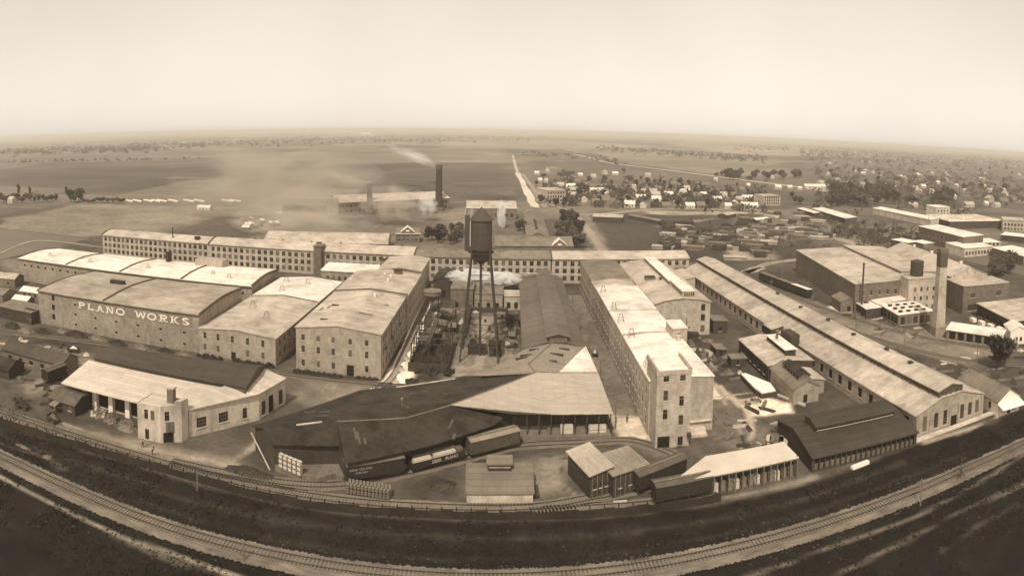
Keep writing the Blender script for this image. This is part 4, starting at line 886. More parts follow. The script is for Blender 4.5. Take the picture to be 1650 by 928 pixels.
goods('lumber_stack', 'bright white plank bundle on the grass edge before the dark car shed', 66.5, 99.6, .05, 4.2, .8, .6, M_WHITE, 'lumber stack', R(8))

# yard houses behind it
T = thing('yard_house', 'small gabled yard house with a dark roof monitor, behind the dark car shed', 'house', (66.6, 130.2, 0), R(-1))
block(T, 0, 6.8, 0, 14.4, gab(3.9, 5.6), 'y', M_STONE, M_GREYR, {'S': [(3.2, .2, 1.1, 2, 'door')]}, ov=.4)
block(T, 2, 4.9, 1.5, 11, gab(6.3, 7.0), 'y', M_WOODM, M_DARKR, {'W': ops_grid(9.5, 5, (5.2,), 1, .7, .4, 'dark')}, ov=.3, z0=4.6, wall='monitor_wall', roof='monitor_roof')
block(T, 6.83, 10.4, 4, 12.2, [(0, 4.2), (1, 3.4)], 'y', M_STONE, M_DUSTR, {'S': [(1.6, .2, 1, 1.8, 'dark')]}, ov=.3, wall='annex_wall', roof='annex_roof')
T = thing('vented_shop', 'low broad workshop with a dusty roof and one long white-topped roof vent', 'workshop', (66.4, 145.2, 0), R(-.5))
block(T, 0, 13.2, 0, 22, gab(4.3, 5.2), 'y', M_WOOD, M_DUSTR, {'S': ops_grid(13.2, 4, (1.2,), 1.2, 1.6), 'W': ops_grid(22, 6, (1.2,), 1.2, 1.8, 1, 'dark')}, ov=.3)
block(T, 6.2, 9.3, 3, 16, [(0, 6.9), (1, 6.9)], 'y', M_WOOD, M_BRIGHT, {'W': ops_grid(13, 9, (5.7,), .9, .8, .3, 'dark')}, ov=.3, z0=4.6, wall='vent_wall', roof='vent_roof')
stack_pipe(T, 7.6, 12, 6.9, 2.6, .42, M_WOODM, 'chimney')
T = thing('yard_hut', 'small flat dark hut by the footpath, next to the low workshop', 'hut', (60.4, 157, 0), R(-3)); block(T, 0, 4.6, 0, 3.6, [(0, 2.6), (1, 2.4)], 'y', M_WOOD, M_GREYR, {'S': [(2, .8, .9, 1, 'dark')]}, ov=.2)
T = thing('yard_hut', 'square dark hut against the pale curved-roof factory wall', 'hut', (64.8, 186, 0), 0); block(T, 0, 5, 0, 6, [(0, 4.4), (1, 4.0)], 'y', M_WOOD, M_WOODM, {'S': [(2.5, .8, 1.2, 1.2, 'dark')]}, ov=.2)
T = thing('yard_hut', 'tall dark hut with a white door leaning on the foundry wall', 'hut', (77.2, 168, 0), R(3)); block(T, 0, 4.2, 0, 5, [(0, 6.2), (1, 7)], 'y', M_WOOD, M_DUSTR, {'S': [(2.9, 2.4, 1.2, 2.1, None)]}, ov=.2); mb = MB(); mb.box(2.35, 3.45, .05, .12, 2.42, 4.45); mb.build('door', M_WHITE, T)
T = thing('stone_bin', 'white-topped low bin of crushed stone with a dark timber side', 'bin', (0, 0, 0))
mb = MB(); mb.prism([(60.2, 149.6), (61.8, 149.8), (66, 141.5), (65.2, 136.2), (60.6, 135.8), (60.1, 140)], 0, 1.1); mb.build('side', M_WOOD, T)
mb = MB(); mb.prism([(60.4, 149.2), (61.7, 149.4), (65.4, 141.4), (64.8, 136.7), (60.9, 136.3), (60.4, 140)], 1.103, 1.4); mb.heap(62.4, 140, 1.8, 3, .9, 5); mb.build('stone', M_SAND, T)
goods('lumber_stack', 'long plank ramp beside the white stone bin', 67, 132.5, .05, .5, 9, .5, M_WOODL, 'lumber stack', R(25))

# forge shop at the left front
T = thing('workshop', 'white-fronted workshop with a dark upper roof, an open pillared side and a corner turret', 'workshop', (0, 0, 0))
mb = MB()
mb.slab([(-97.4, 106.4, 5.2), (-72.4, 106.7, 5.7), (-61, 118.2, 7.6), (-97.8, 117.6, 7.3)], .2); mb.slab([(-72.4, 106.7, 5.7), (-63.6, 108.2, 6.1), (-53, 121.2, 6.3), (-61, 118.2, 7.6)], .2)
mb.slab([(-53, 121.2, 6.3), (-50.5, 131.2, 6.3), (-57, 131.4, 7.9), (-61, 118.2, 7.6)], .2); mb.build('roof', mat('patched_felt', .52, .16, .5, 'seams'), T)
mb = MB(); mb.slab([(-96.8, 117.7, 8.1), (-55.4, 119.2, 8.0), (-55.6, 126.6, 9.9), (-95.4, 122, 10)], .18)
mb.slab([(-95.4, 122, 10), (-55.6, 126.6, 9.9), (-56, 131.6, 8.4), (-96.6, 127, 8.4)], .18); mb.build('upper_roof', mat('slate_roof', .07, .15, .5, 'seamsx'), T)
mb = MB()
for a, b, z in (((-96.4, 118), (-55.7, 119.5), 7.85), ((-96.2, 126.7), (-96.4, 118), 7.9), ((-56.2, 131.3), (-96.2, 126.7), 8.2)): mb.poly([(a[0], a[1], 4.5), (b[0], b[1], 4.5), (b[0], b[1], z), (a[0], a[1], z)])
mb.poly([(-96.4, 118, 7.9), (-96.3, 126.8, 7.9), (-95.4, 122, 9.85)]); mb.poly([(-55.7, 119.5, 5), (-56.2, 131.3, 5), (-56.2, 131.3, 8.2), (-55.8, 126.6, 9.6), (-55.7, 119.5, 7.85)]); mb.build('clerestory_wall', M_TRIM, T)
mb = MB()
u = Vector((10.3, 13.2)).normalized(); L1 = math.hypot(10.3, 13.2)
o1 = [(2.9, 1.6, 2.3, 2.2, 'grid'), (8.0, 1.6, 2.3, 2.2, 'grid'), (13.2, 1.2, 1.1, 2.4, 'grid')]
wall_panel(mb, (-63.7, 108.4), u, L1, [(0, 5.9), (L1, 6.1)], o1)
for o in o1: window(T, (-63.7, 108.4), u, *o)
u2 = Vector((2.5, 9.9)).normalized(); o2 = [(1.6, .6, 1.4, 3.2, 'grid'), (4.4, .1, 1.8, 4, 'open'), (8.2, .6, 1.6, 3.4, 'grid')]
wall_panel(mb, (-53.4, 121.6), u2, 10.2, [(0, 6.1), (10.2, 6.1)], o2)
for o in o2: window(T, (-53.4, 121.6), u2, *o)
mb.poly([(-50.9, 131.4, 0), (-96.5, 131.4, 0), (-96.5, 131.4, 6), (-50.9, 131.4, 6)]); mb.poly([(-97, 131, 0), (-97, 110, 0), (-97, 110, 5.4), (-97, 131, 6)]); mb.poly([(-97, 110.2, 0), (-73, 110.2, 0), (-73, 110.2, 5.6), (-97, 110.2, 5.6)])
mb.build('wall', M_CONC, T)
for x in (-92.8, -89.6, -84.9, -80.2, -75.8): mb = MB(); mb.box(x - .6, x + .6, 109.2, 110.15, 0, 5.6); mb.build('pillar', M_WHITE, T)
for x in (-91.2, -87.2, -82.5, -78): mb = MB(); mb.box(x - 1.6, x + 1.6, 109.95, 110.1, .6, 5.3); mb.build('bay_shade', M_DARK, T)  # dark sheets paint the shade inside the open bays
tb = MB(); P_ = [(-73, 103), (-67.6, 103.5), (-64.3, 106.2), (-63.9, 108.6), (-72.9, 108.6)]
o3 = [(2.2, .2, .95, 2.2, 'door'), (2.1, 4.5, .9, 2.1, 'sash'), (3.6, 4.5, .9, 2.1, 'sash')]; d1 = (Vector(P_[1]) - Vector(P_[0])); wall_panel(tb, P_[0], d1.normalized(), d1.length, [(0, 7.7), (d1.length, 7.8)], o3)
for o in o3: window(T, P_[0], d1.normalized(), *o)
d2 = Vector(P_[2]) - Vector(P_[1]); o4 = [(1.4, 4.6, 1.0, 2.0, 'sash'), (1.6, .0, 2.2, 2.2, 'open')]; wall_panel(tb, P_[1], d2.normalized(), d2.length, [(0, 7.8), (d2.length, 8.0)], o4)
for o in o4: window(T, P_[1], d2.normalized(), *o)
tb.poly([(*P_[2], 0), (*P_[3], 0), (*P_[3], 8), (*P_[2], 8)]); tb.poly([(*P_[4], 0), (*P_[0], 0), (*P_[0], 7.7), (*P_[4], 7.7)]); tb.poly([(*P_[3], 5), (*P_[4], 5), (*P_[4], 7.7), (*P_[3], 8)]); tb.build('turret_wall', M_CONC, T)
mb = MB(); mb.slab([(-73, 103.2, 7.5), (-67.7, 103.7, 7.55), (-64.5, 106.2, 7.6), (-64, 108.5, 7.6), (-72.9, 108.5, 7.5)], .2); mb.build('turret_roof', MATS['patched_felt'], T)
mb = MB(); mb.prism([(-65.2, 105.1), (-64.0, 106.0), (-63.6, 108.0), (-64.7, 108.2)], 0, 8.7); mb.build('buttress', M_CONC, T)
mb = MB(); mb.obox((-66.6, 104.0), (-65.0, 105.5), .2, 2.4, 4.4); mb.build('sign_board', M_WOODM, T)
mb = MB(); mb.box(-67.6, -66.1, 106.2, 107.4, 6, 10.6); mb.m = 1; mb.box(-67.75, -65.95, 106.05, 107.55, 10.603, 10.9); mb.build('chimney', [M_BRICKD, M_CONC], T)
# scrap under the open bays
rr = random.Random(5)
for i, (x, y, rx, h, lb) in enumerate([(-86.5, 106.8, 2.2, 1.7, 'pale scrap heap before the open bays of the white-fronted workshop, nearest the board hut'), (-82.3, 106, 2.0, 1.9, 'dark scrap heap in the middle of those before the open workshop bays'), (-77.5, 105.3, 3.0, 2.0, 'wide scrap heap against the workshop turret')]):
    t = thing('scrap_heap', lb, 'scrap heap', (x, y, 0)); mb = MB(); mb.heap(0, 0, rx, 1.7, h, 20 + i, 18, 6); mb.build('mound', M_SCRAP, t); mb = MB()
    for k in range(26):
        a, q = rr.uniform(0, 6.3), rr.uniform(.2, .95); z = h * (1 - q) + .2; x_, y_ = rx * q * math.cos(a), 1.7 * q * math.sin(a)
        if k % 3: mb.tube((x_, y_, z), (x_ + rr.uniform(-1, 1), y_ + rr.uniform(-.6, .6), z + rr.uniform(-.2, .5)), .05, n=4)
        else: mb.box(x_ - .3, x_ + .3, y_ - .2, y_ + .2, z - .2, z + .25)
    mb.build('bars', M_WOODL if i == 0 else M_WOODM, t, ); t.children[-1]['kind'] = 'stuff'
T = thing('board_hut', 'low weathered board hut with a porch beside the open bays of the white-fronted workshop', 'hut', (-98.4, 103.2, 0), R(-1))
block(T, 0, 8, 0, 5.2, [(0, 2.7), (.5, 4.0), (1, 3.4)], 'x', M_WOOD, mat('moss_roof', .13, .35, .7, 'planks', wrap=(0, 0, R(90))), {'S': [(1.4, .1, 1.1, 2, 'door'), (3.2, 1, .9, 1, 'sash'), (6.4, 1, 1.0, 1.1, 'sash')]}, ov=.4)
mb = MB(); mb.slab([(1.8, -2.2, 2.1), (3.8, -2.2, 2.1), (3.8, -.3, 2.5), (1.8, -.3, 2.5)], .1); mb.box(1.85, 1.95, -2.1, -2.0, 0, 2.0); mb.box(3.65, 3.75, -2.1, -2.0, 0, 2.0); mb.build('porch', M_WOODM, T)

# ---- tall water tower
T = thing('water_tower', 'tall dark water tower with a conical cap on four spread legs over the works court', 'water tower', (-8.2, 171.5, 0))
b, tp, zt = 5.3, 2.45, 29.6
for i, (sx, sy) in enumerate(((-1, -1), (1, -1), (1, 1), (-1, 1))): mb = MB(); mb.tube((sx * b, sy * b, 0), (sx * tp, sy * tp, zt + 1.2), .26, .24, 8); mb.build('leg', M_TANK, T)
lv = [7.5, 15, 22.5]
for k in range(3):
    mb = MB(); z = lv[k]; s = b + (tp - b) * z / zt
    for i in range(4):
        c = [(-s, -s), (s, -s), (s, s), (-s, s)]; mb.tube((*c[i], z), (*c[(i + 1) % 4], z), .1, n=5)
    mb.build('ring_strut', M_TANK, T)
mb = MB()
for k in range(4):
    z0, z1 = ([0] + lv)[k], (lv + [zt])[k]; s0, s1 = b + (tp - b) * z0 / zt, b + (tp - b) * z1 / zt
    for i in range(4):
        c0 = [(-s0, -s0), (s0, -s0), (s0, s0), (-s0, s0)]; c1 = [(-s1, -s1), (s1, -s1), (s1, s1), (-s1, s1)]
        mb.tube((*c0[i], z0), (*c1[(i + 1) % 4], z1), .035, n=4); mb.tube((*c0[(i + 1) % 4], z0), (*c1[i], z1), .035, n=4)
mb.build('tie_rods', M_TANK, T)
mb = MB(); mb.lathe([(.35, 0), (.35, 27)], 10); mb.build('riser', M_TANK, T)
mb = MB(); r_ = 2.95; mb.lathe([(.3, 26.4)] + [(r_ * math.sin(t), 29.7 - 3.1 * math.cos(t)) for t in (.35, .6, .85, 1.1, 1.35)] + [(r_, 29.8), (r_, 38.9)], 28); mb.build('tank', M_TANK, T)
mb = MB()
for z in (31, 33, 35, 37, 38.7): mb.lathe([(r_ + .003, z - .06), (r_ + .06, z - .06), (r_ + .06, z + .06), (r_ + .003, z + .06)], 28)
mb.build('hoops', M_IRON, T)
mb = MB(); mb.lathe([(r_ + .35, 38.92), (r_ + .3, 39.1), (1.6, 40.9), (.35, 42.2), (.1, 42.6)], 28); mb.build('cap', mat('tank_cap', .075, .2, .6), T)
mb = MB(); mb.lathe([(r_ + .01, 29.85), (r_ + .75, 29.85), (r_ + .75, 29.95), (r_ + .01, 29.95)], 28); mb.lathe([(r_ + .68, 30.85), (r_ + .75, 30.85), (r_ + .75, 30.92), (r_ + .68, 30.92)], 28)
for i in range(14): a = 2 * math.pi * i / 14; mb.tube(((r_ + .7) * math.cos(a), (r_ + .7) * math.sin(a), 29.95), ((r_ + .7) * math.cos(a), (r_ + .7) * math.sin(a), 30.9), .03, n=4)
mb.build('balcony', M_TANK, T)
mb = MB(); mb.box(-4.6, -3.3, -.9, .9, 30.2, 40.2); mb.build('flue_pipe', M_TANK, T)
mb = MB(); mb.tube((-4.0, 0, 40), (-4.0, 0, 30), .1, n=5); mb.tube((2.95, -.4, 30), (2.95, -.4, 39), .05, n=4); mb.tube((2.95, .1, 30), (2.95, .1, 39), .05, n=4); mb.build('ladder', M_IRON, T)
# smaller tank on trestle
T = thing('dust_collector', 'squat conical-bottomed tank on a timber trestle beside the three-storey store', 'tank', (-24.8, 194.5, 0))
mb = MB(); mb.lathe([(.3, 8.4), (2.6, 10.9), (2.75, 11.1), (2.75, 12.2)], 20); mb.build('tank', M_WOODM, T); mb = MB(); mb.lathe([(3.0, 12.22), (2.9, 12.4), (.4, 13.2)], 20); mb.build('cap', M_GREYR, T)
mb = MB(); mb.lathe([(.2, 13.2), (.2, 13.9), (.45, 13.95), (.45, 14.3), (.1, 14.5)], 10); mb.build('vent', M_WOODM, T)
for sx in (-1, 1):
    for sy in (-1, 1): mb = MB(); mb.tube((sx * 2.3, sy * 2.3, 0), (sx * 1.6, sy * 1.6, 11), .15, n=5); mb.build('leg', M_WOOD, T)
mb = MB()
for z in (3, 6.5):
    for s in (-1, 1): mb.tube((-2.2, s * 2.1, z), (2.2, s * 2.1, z), .09, n=4); mb.tube((s * 2.1, -2.2, z), (s * 2.1, 2.2, z), .09, n=4)
mb.build('brace', M_WOOD, T)
# ---------------------------------------------------------------- the factory on the right, and the plant behind the mill
# left-hand yard sheds
T = thing('long_shed', 'long dark-roofed shed lying slantwise in the yard corner beyond the board hut', 'shed', (-130.5, 119, 0), R(3))
block(T, 0, 22, -1, 6, gab(3.2, 5.0), 'x', M_WOODM, mat('moss_dark_roof', .085, .3, .6, 'planks'), {'S': ops_grid(22, 5, (.8,), 1.4, 1.2, 1, 'dark')}, ov=.4)
T = thing('long_shed', 'low black-roofed shed at the very edge of the yard below the slanting long shed', 'shed', (-134, 108, 0), R(6))
block(T, 0, 16, -1, 5.5, gab(2.6, 4.4), 'x', M_WOOD, M_DARKR, {}, ov=.4)
T = thing('flat_shed', 'flat-roofed dark shed touching the plain end of the lettered warehouse', 'shed', (-163, 146, 0), R(2))
block(T, 0, 16.4, 0, 8, [(0, 4.2), (1, 4.6)], 'x', mat('dark_shed_wall', .05, .3, .6), M_GREYR, {}, ov=.3); roof_box(T, 14, 2, 4.4, 4, 1, .3, M_CONC, 'roof_patch')  # walls in one even dark tone
for i, (x, y, a, b, h, m, lb) in enumerate([(-186, 158, 12, 8, 5, M_GREYR, 'grey hipless shed farthest out beyond the flat-roofed dark shed'), (-176, 170, 10, 6, 4, M_WHITER, 'small shed with a bright roof at the end of the four-bay storehouse'), (-170, 160, 7, 5, 3.6, M_WHITER, 'small bright-roofed shed between the flat dark shed and the four-bay storehouse'), (-200, 150, 14, 7, 5, M_DARKR, 'dark gabled shed at the outer edge of the yard behind the rail siding'), (-205, 176, 16, 8, 5, M_DUSTR, 'dusty-roofed shed at the outer edge of the yard nearest the four-bay storehouse')]):
    T = thing('yard_shed', lb, 'shed', (x, y, 0), R(4 + i * 3), 'sheds crowded at the end of the lettered warehouse'); block(T, 0, a, 0, b, gab(h * .7, h), 'x', M_WOODM, m, {'S': ops_grid(a, 3, (.9,), 1, 1.2, 1, 'dark')}, ov=.3)
# factory block on the right
T = thing('flat_factory', 'wide brown brick factory with a flat tan roof behind the square brick chimney', 'factory', (123.5, 195, 0), R(-8))
block(T, 0, 24, 0, 71, [(0, 10.8), (1, 11.8)], 'y', M_BRICKD, M_TAN, {'S': ops_grid(24, 6, (2, 6.4), 1.2, 1.8), 'W': []}, ov=.3)
block(T, 24.02, 46, 9, 71, [(0, 13), (1, 11.6)], 'y', M_BRICKL, M_TAN, {'W': ops_grid(62, 40, (12.0,), .9, .8, .4, 'dark'), 'S': ops_grid(22, 6, (2, 6.4), 1.2, 1.8)}, ov=.3, near=False, wall='monitor_wall', roof='monitor_roof')
block(T, 19, 33, -7, -.02, [(0, 13.4), (1, 13.4)], 'y', M_BRICKL, M_DUSTR, {'S': ops_grid(14, 4, (1.5, 5, 8.5), 1, 1.6)}, ov=.3, wall='bay_wall', roof='bay_roof')
mb = MB(); mb.lathe([(2.6, 13.6), (2.6, 19), (2.75, 19.03), (2.75, 19.2), (.3, 20)], 18, 25, -2); mb.build('roof_tank', M_WOOD, T)
T = thing('boxcar_string', 'string of dark roofed cars against the wall of the flat tan factory', 'railcar', (117, 219, 0), R(101))
for k in range(3):
    mb = MB(); x = k * 12; mb.box(x, x + 11, -1.4, 1.4, .9, 3.6); mb.m = 1; mb.slab([(x - .1, -1.5, 3.65), (x + 11.1, -1.5, 3.65), (x + 11.1, 1.5, 3.9), (x - .1, 1.5, 3.9)], .1); mb.build('car_body', [M_CAR, M_WHITER if k == 0 else M_CARR], T); truck(T, x + 2.3); truck(T, x + 8.7)
T = thing('skylit_shop', 'low workshop with rows of small roof lights on a pale roof before the square chimney', 'workshop', (128.5, 173.5, 0), R(-8))
block(T, 0, 14, 0, 15, [(0, 4.2), (1, 4.6)], 'y', M_WOODM, M_WHITER, {'S': ops_grid(14, 5, (.6,), 1.8, 2.8, .6, 'grid'), 'W': ops_grid(15, 5, (.6,), 1.8, 2.6, .6, 'dark')}, ov=.4)
for r_ in range(3):
    for c in range(4): roof_box(T, 2 + c * 3.2, 2.4 + r_ * 4.2, 4.4, 1.2, .9, .55, M_DARKR, 'roof_light')
block(T, -1, 11, 15.02, 26, [(0, 4.4), (1, 5.4)], 'y', M_WOODM, M_BRIGHT, {}, ov=.3, wall='rear_wall', roof='rear_roof'); block(T, -7, -1.02, 12, 25, [(0, 3.6), (1, 3.9)], 'y', M_WOOD, M_BRIGHT, {}, ov=.3, wall='side_wall', roof='side_roof')
roof_box(T, -4, 19, 3.7, 1.6, 1, .5, M_DARKR, 'roof_light')
T = thing('yard_house', 'small grey gabled house alone on the track side of the roof-lit workshop', 'house', (118.6, 197, 0), R(-8)); block(T, 0, 7, 0, 9, gab(4, 5.4), 'y', M_WOODM, M_GREYR, {'S': [(3.5, .2, 1.4, 2, 'door')]}, ov=.3)
T = thing('flue', 'slim black iron flue standing before the flat tan factory', 'chimney', (124.8, 192, 0)); mb = MB(); mb.lathe([(.4, 0), (.34, 19), (.5, 19.05), (.5, 19.5)], 10); mb.build('pipe', M_IRON, T); mb = MB(); mb.box(-.9, .9, -.9, .9, 0, 1.0); mb.build('footing', M_BRICKD, T)
T = thing('brick_chimney', 'tall tapering square brick chimney with a dark top beside the skylit workshop', 'chimney', (135.6, 160, 0), R(-10))
mb = MB(); a0, a1, h = 1.75, 1.25, 28.6
mb.add([(-a0, -a0, 0), (a0, -a0, 0), (a0, a0, 0), (-a0, a0, 0), (-a1, -a1, h), (a1, -a1, h), (a1, a1, h), (-a1, a1, h)], [(0, 1, 5, 4), (1, 2, 6, 5), (2, 3, 7, 6), (3, 0, 4, 7), (4, 5, 6, 7)]); mb.build('shaft', M_BRICKL, T)
mb = MB(); mb.box(-1.45, 1.45, -1.45, 1.45, h + .003, h + 1.2); mb.build('cap', M_BRICKD, T); mb = MB(); mb.box(-1.4, 1.4, -1.4, 1.4, h - 5, h - .2) ; mb.build('soot_collar', mat('sooty_brick', .09, .3, .6), T); mb = MB(); mb.box(-2, 2, -2, 2, 0, 3.2); mb.build('footing', M_BRICK, T)
T = thing('tall_factory', 'tall brick factory with a blank brown side and two front openings behind the square chimney', 'factory', (160.5, 175.5, 0), R(-9))
block(T, 0, 22, 0, 13, [(0, 11), (1, 11)], 'y', M_BRICKD, M_DUSTR, {'S': [(4.5, 6.2, 2.4, 1.9, 'grid'), (17, 6.2, 2.4, 1.9, 'grid'), (4.5, 1.2, 4.4, 2.4, 'grid'), (15.5, 1.2, 5, 2.4, 'grid')]}, ov=.3)
block(T, 2, 20, 13.02, 75, [(0, 12), (.5, 15.6), (1, 12)], 'y', M_BRICKL, M_TAN, {'W': ops_grid(62, 22, (7.2,), 1.5, 3.0, .8, 'grid'), 'S': [(5, 12.05 - 3, 1.0, 1.8, 'dark')]}, ov=.4, wall='rear_wall', roof='rear_roof', near=False)
mb = MB(); mb.box(1.2, 1.98, 38, 41, 0, 13.2); mb.build('pilaster', M_CONC, T)
for y in (20, 45, 62): stack_pipe(T, 11, y, 15.2, 1.2, .6, M_WHITE)
T = thing('low_factory', 'low tan-roofed building with a dark open front, next to the tall brick factory', 'factory', (160, 148, 0), R(-9)); block(T, 0, 34, 0, 23, [(0, 4), (1, 5)], 'x', M_WOOD, M_TAN, {'W': ops_grid(23, 5, (.5,), 2.4, 2.4, .6, 'dark')}, ov=.4)
for i in range(4): goods('lumber_stack', 'pale covered stack in the row before the low tan-roofed building', 157.6 - i * .1, 152 + i * 4.6, .05, 1.6, 2.6, 1.4, M_WHITE, 'lumber stack', R(-9), 'covered stacks before the low tan-roofed building')
T = thing('boundary_shed', 'long low open shed with a pale roof at the foot of the square chimney', 'shed', (135.5, 158.5, 0), R(-58))
block(T, 3, 22, -2.5, 2.5, [(0, 3.4), (1, 4.4)], 'x', M_WOODM, M_WHITER, {'S': ops_grid(19, 6, (.3,), 2.2, 2.6, .5, 'dark')}, ov=.4)
T = thing('end_house', 'small white gabled house past the long low open shed', 'house', (150, 139.5, 0), R(-30)); block(T, 0, 6, 0, 8, gab(4.4, 6), 'y', M_WHITE, M_WHITER, {'S': ops_grid(6, 2, (1,), .9, 1.4)}, ov=.3)
T = thing('end_house', 'white-fronted gabled house with a long grey roof just past the foundry front', 'house', (106.6, 101.6, 0), R(-4)); block(T, 0, 7.0, 0, 16, gab(3.8, 6.2), 'y', M_WHITE, M_GREYR, {'S': [(2.1, .8, .9, 1.5, 'sash'), (5.2, .8, .9, 1.5, 'sash'), (3.6, .1, 1.1, 2.1, 'door')], 'W': ops_grid(16, 4, (1.2,), 1, 1.6)}, ov=.5)
mb = MB(); mb.slab([(-.2, -2.2, 2.4), (7.2, -2.2, 2.4), (7.2, 0, 3.2), (-.2, 0, 3.2)], .12); mb.build('porch_roof', M_WHITE, T)
# plant behind the rear mill
T = thing('long_factory', 'long two-storey brick factory behind the smoke with a pale roof', 'factory', (-127, 441, 0), R(32))
block(T, 0, 92, 0, 30, gab(9.5, 13.5), 'x', M_BRICKD, M_TAN, {'S': ops_grid(92, 26, (1.5, 5.5), 2, 2.4)}, ov=.6, near=False); mb = MB(); mb.box(-7, -.02, -.5, 6, 0, 13); mb.build('stair_tower', M_BRICKL, T)
T = thing('factory_wing', 'low dark wing joined to the smoke-hidden end of the long pale-roofed factory', 'factory', (-171, 440, 0), R(12)); block(T, 0, 34, 0, 14, gab(6, 9), 'x', M_BRICKD, M_GREYR, {'S': ops_grid(34, 9, (1.5,), 2, 2.2)}, ov=.5, near=False)
def round_chimney(label, x, y, h, r0, r1):
    T = thing('round_chimney', label, 'chimney', (x, y, 0)); mb = MB(); mb.lathe([(r0, 0), (r1, h - 4)], 18); mb.build('shaft', mat('stack_brick', .05, .25, .4), T)
    mb = MB(); mb.lathe([(r1 * 1.03, h - 3.99), (r1 * 1.22, h - 3), (r1 * 1.22, h - .6), (r1 * 1.05, h)], 18); mb.build('crown', mat('sooty_brick', .05, .3, .6), T); mb = MB(); mb.lathe([(r0 * 1.5, 0), (r0 * 1.5, 3)], 8); mb.build('footing', M_BRICKD, T)
round_chimney('tallest round chimney, trailing pale smoke beyond the rear mill', -56.8, 482, 36.5, 3.0, 2.3); round_chimney('shorter round chimney standing in smoke before the long pale-roofed factory', -106, 453.5, 23, 2.5, 1.9)
T = thing('gabled_office', 'office block with a white-trimmed decorative gable in the smoke behind the rear mill', 'office', (-64.5, 341, 0), R(10))
block(T, 0, 13.5, 0, 12, gab(5, 7.5), 'x', M_BRICKD, M_GREYR, {'S': ops_grid(13.5, 5, (.8, 3), 1.2, 1.4, .6)}, ov=.4, near=False)
def gable_front(T, u, z, wd, h, y=-.2):
    mb = MB(); mb.slab([(u - wd / 2, y - .3, z), (u, y - .3, z + h), (u, y + 6, z + h), (u - wd / 2, y + 6, z)], .25); mb.slab([(u, y - .3, z + h), (u + wd / 2, y - .3, z), (u + wd / 2, y + 6, z), (u, y + 6, z + h)], .25); mb.build('gable_roof', M_WHITER, T)
    mb = MB(); mb.poly([(u - wd / 2 + .2, y, z - .3), (u + wd / 2 - .2, y, z - .3), (u, y, z + h - .35)]); mb.build('gable_wall', M_BRICKD, T); mb = MB(); mb.box(u - 1, u + 1, y - .12, y - .003, z + .1, z + .9); mb.build('gable_window', M_WHITE, T)
gable_front(T, 6.7, 6.2, 8, 3.0)
mb = MB(); mb.box(-.3, 14, -.4, -.2, 5, 5.4); mb.build('cornice', M_WHITE, T)
T = thing('gabled_office', 'long grey-roofed office range with a white-trimmed gable beside the road, behind the rear mill', 'office', (-8, 311, 0), R(1))
block(T, 0, 40, 0, 22, gab(5.5, 8.6), 'x', M_BRICKD, M_GREYR, {'S': ops_grid(40, 12, (1.2,), 1.5, 2)}, ov=.5, near=False); gable_front(T, 33, 6.0, 8, 3.2)
T = thing('factory_wing', 'grey-roofed wing running back towards the road from the gabled office range', 'office', (9, 334, 0), R(0)); block(T, 0, 12, 0, 118, gab(6, 8.5), 'y', M_BRICKD, M_GREYR, {'E': ops_grid(118, 24, (1.4,), 1.5, 2)}, ov=.5, near=False)
mb = MB(); mb.box(5, 6.4, 12, 50, 8, 8.9); mb.build('ridge_vent', M_DARKR, T)
T = thing('factory_wing', 'broad pale-roofed building in steam behind the water tower tank', 'factory', (-32, 440, 0), R(3)); block(T, 0, 36, 0, 24, gab(8, 12), 'x', M_BRICKD, M_TAN, {'S': ops_grid(36, 9, (1.5,), 2, 3)}, ov=.5, near=False)
T = thing('factory_wing', 'plain long shed with a dusty roof running behind the rear mill', 'shed', (-128, 300, 0), R(8)); block(T, 0, 66, 0, 26, gab(5, 8.4), 'x', M_BRICKD, M_DUSTR, {'S': ops_grid(66, 16, (1.4,), 1.6, 1.8)}, ov=.5, near=False)
T = thing('hoop_roof_shop', 'low round-roofed dark shop at the court end of the three-storey store', 'workshop', (-30, 230, 0)); block(T, 0, 9, 0, 18, [(0, 5), (.2, 7), (.5, 7.8), (.8, 7), (1, 5)], 'y', M_WOOD, M_DARKR, {'S': [(4.5, .2, 2.4, 3, 'open')]}, ov=.2)
# buildings round the inner court
for x, y, a, b, h, wm, rm, lb in [(-21, 216, 8, 26, 7.5, M_BRICKD, M_GREYR, 'brown court building with a dark doorway, next to the squat trestle tank'), (-12.5, 216, 10, 14, 6, M_BRICK, M_GREYR, 'low buff building closing the court behind the water tower legs'), (-2, 217, 6, 10, 5, M_BRICKL, M_TAN, 'small pale court building touching the brown-roofed shop'), (-14.5, 184.5, 1, 30, 2.2, M_BRICKD, M_DARKR, 'long low brick wall shed on the tank side of the court'), (-27, 236, 16, 10, 6.5, M_BRICKD, M_GREYR, 'grey court building against the rear mill'), (-8, 236, 11, 9, 5.5, M_BRICKD, M_DUSTR, 'dusty court building under the rear mill windows')]:
    T = thing('court_building', lb, 'building', (x, y, 0), 0, 'buildings round the works court'); block(T, 0, a, 0, b, [(0, h), (1, h * .9)], 'x', wm, rm, {'S': ops_grid(a, max(1, int(a / 3)), (.6,), 1.3, 2.2, .4, 'dark')} if a > 2 else {}, ov=.3)
T = thing('board_fence', 'low dark fence crossing the court behind the water tower legs', 'fence', (-13.5, 213.5, 0)); mb = MB(); mb.box(0, 13, -.1, .1, 0, 1.8); mb.build('boarding', M_WOOD, T)
for i in range(6): mb = MB(); mb.box(i * 2.55, i * 2.55 + .18, -.25, -.103, 0, 2.0); mb.build('post', M_WOOD, T)
T = thing('pump_house', 'little dark pump house between the water tower legs', 'hut', (-5.6, 171, 0)); block(T, 0, 3.6, 0, 3.6, [(0, 3.4), (1, 3.4)], 'y', M_WOOD, M_DARKR, {'S': [(1.8, .2, 1, 2, 'door')]}, ov=.2)
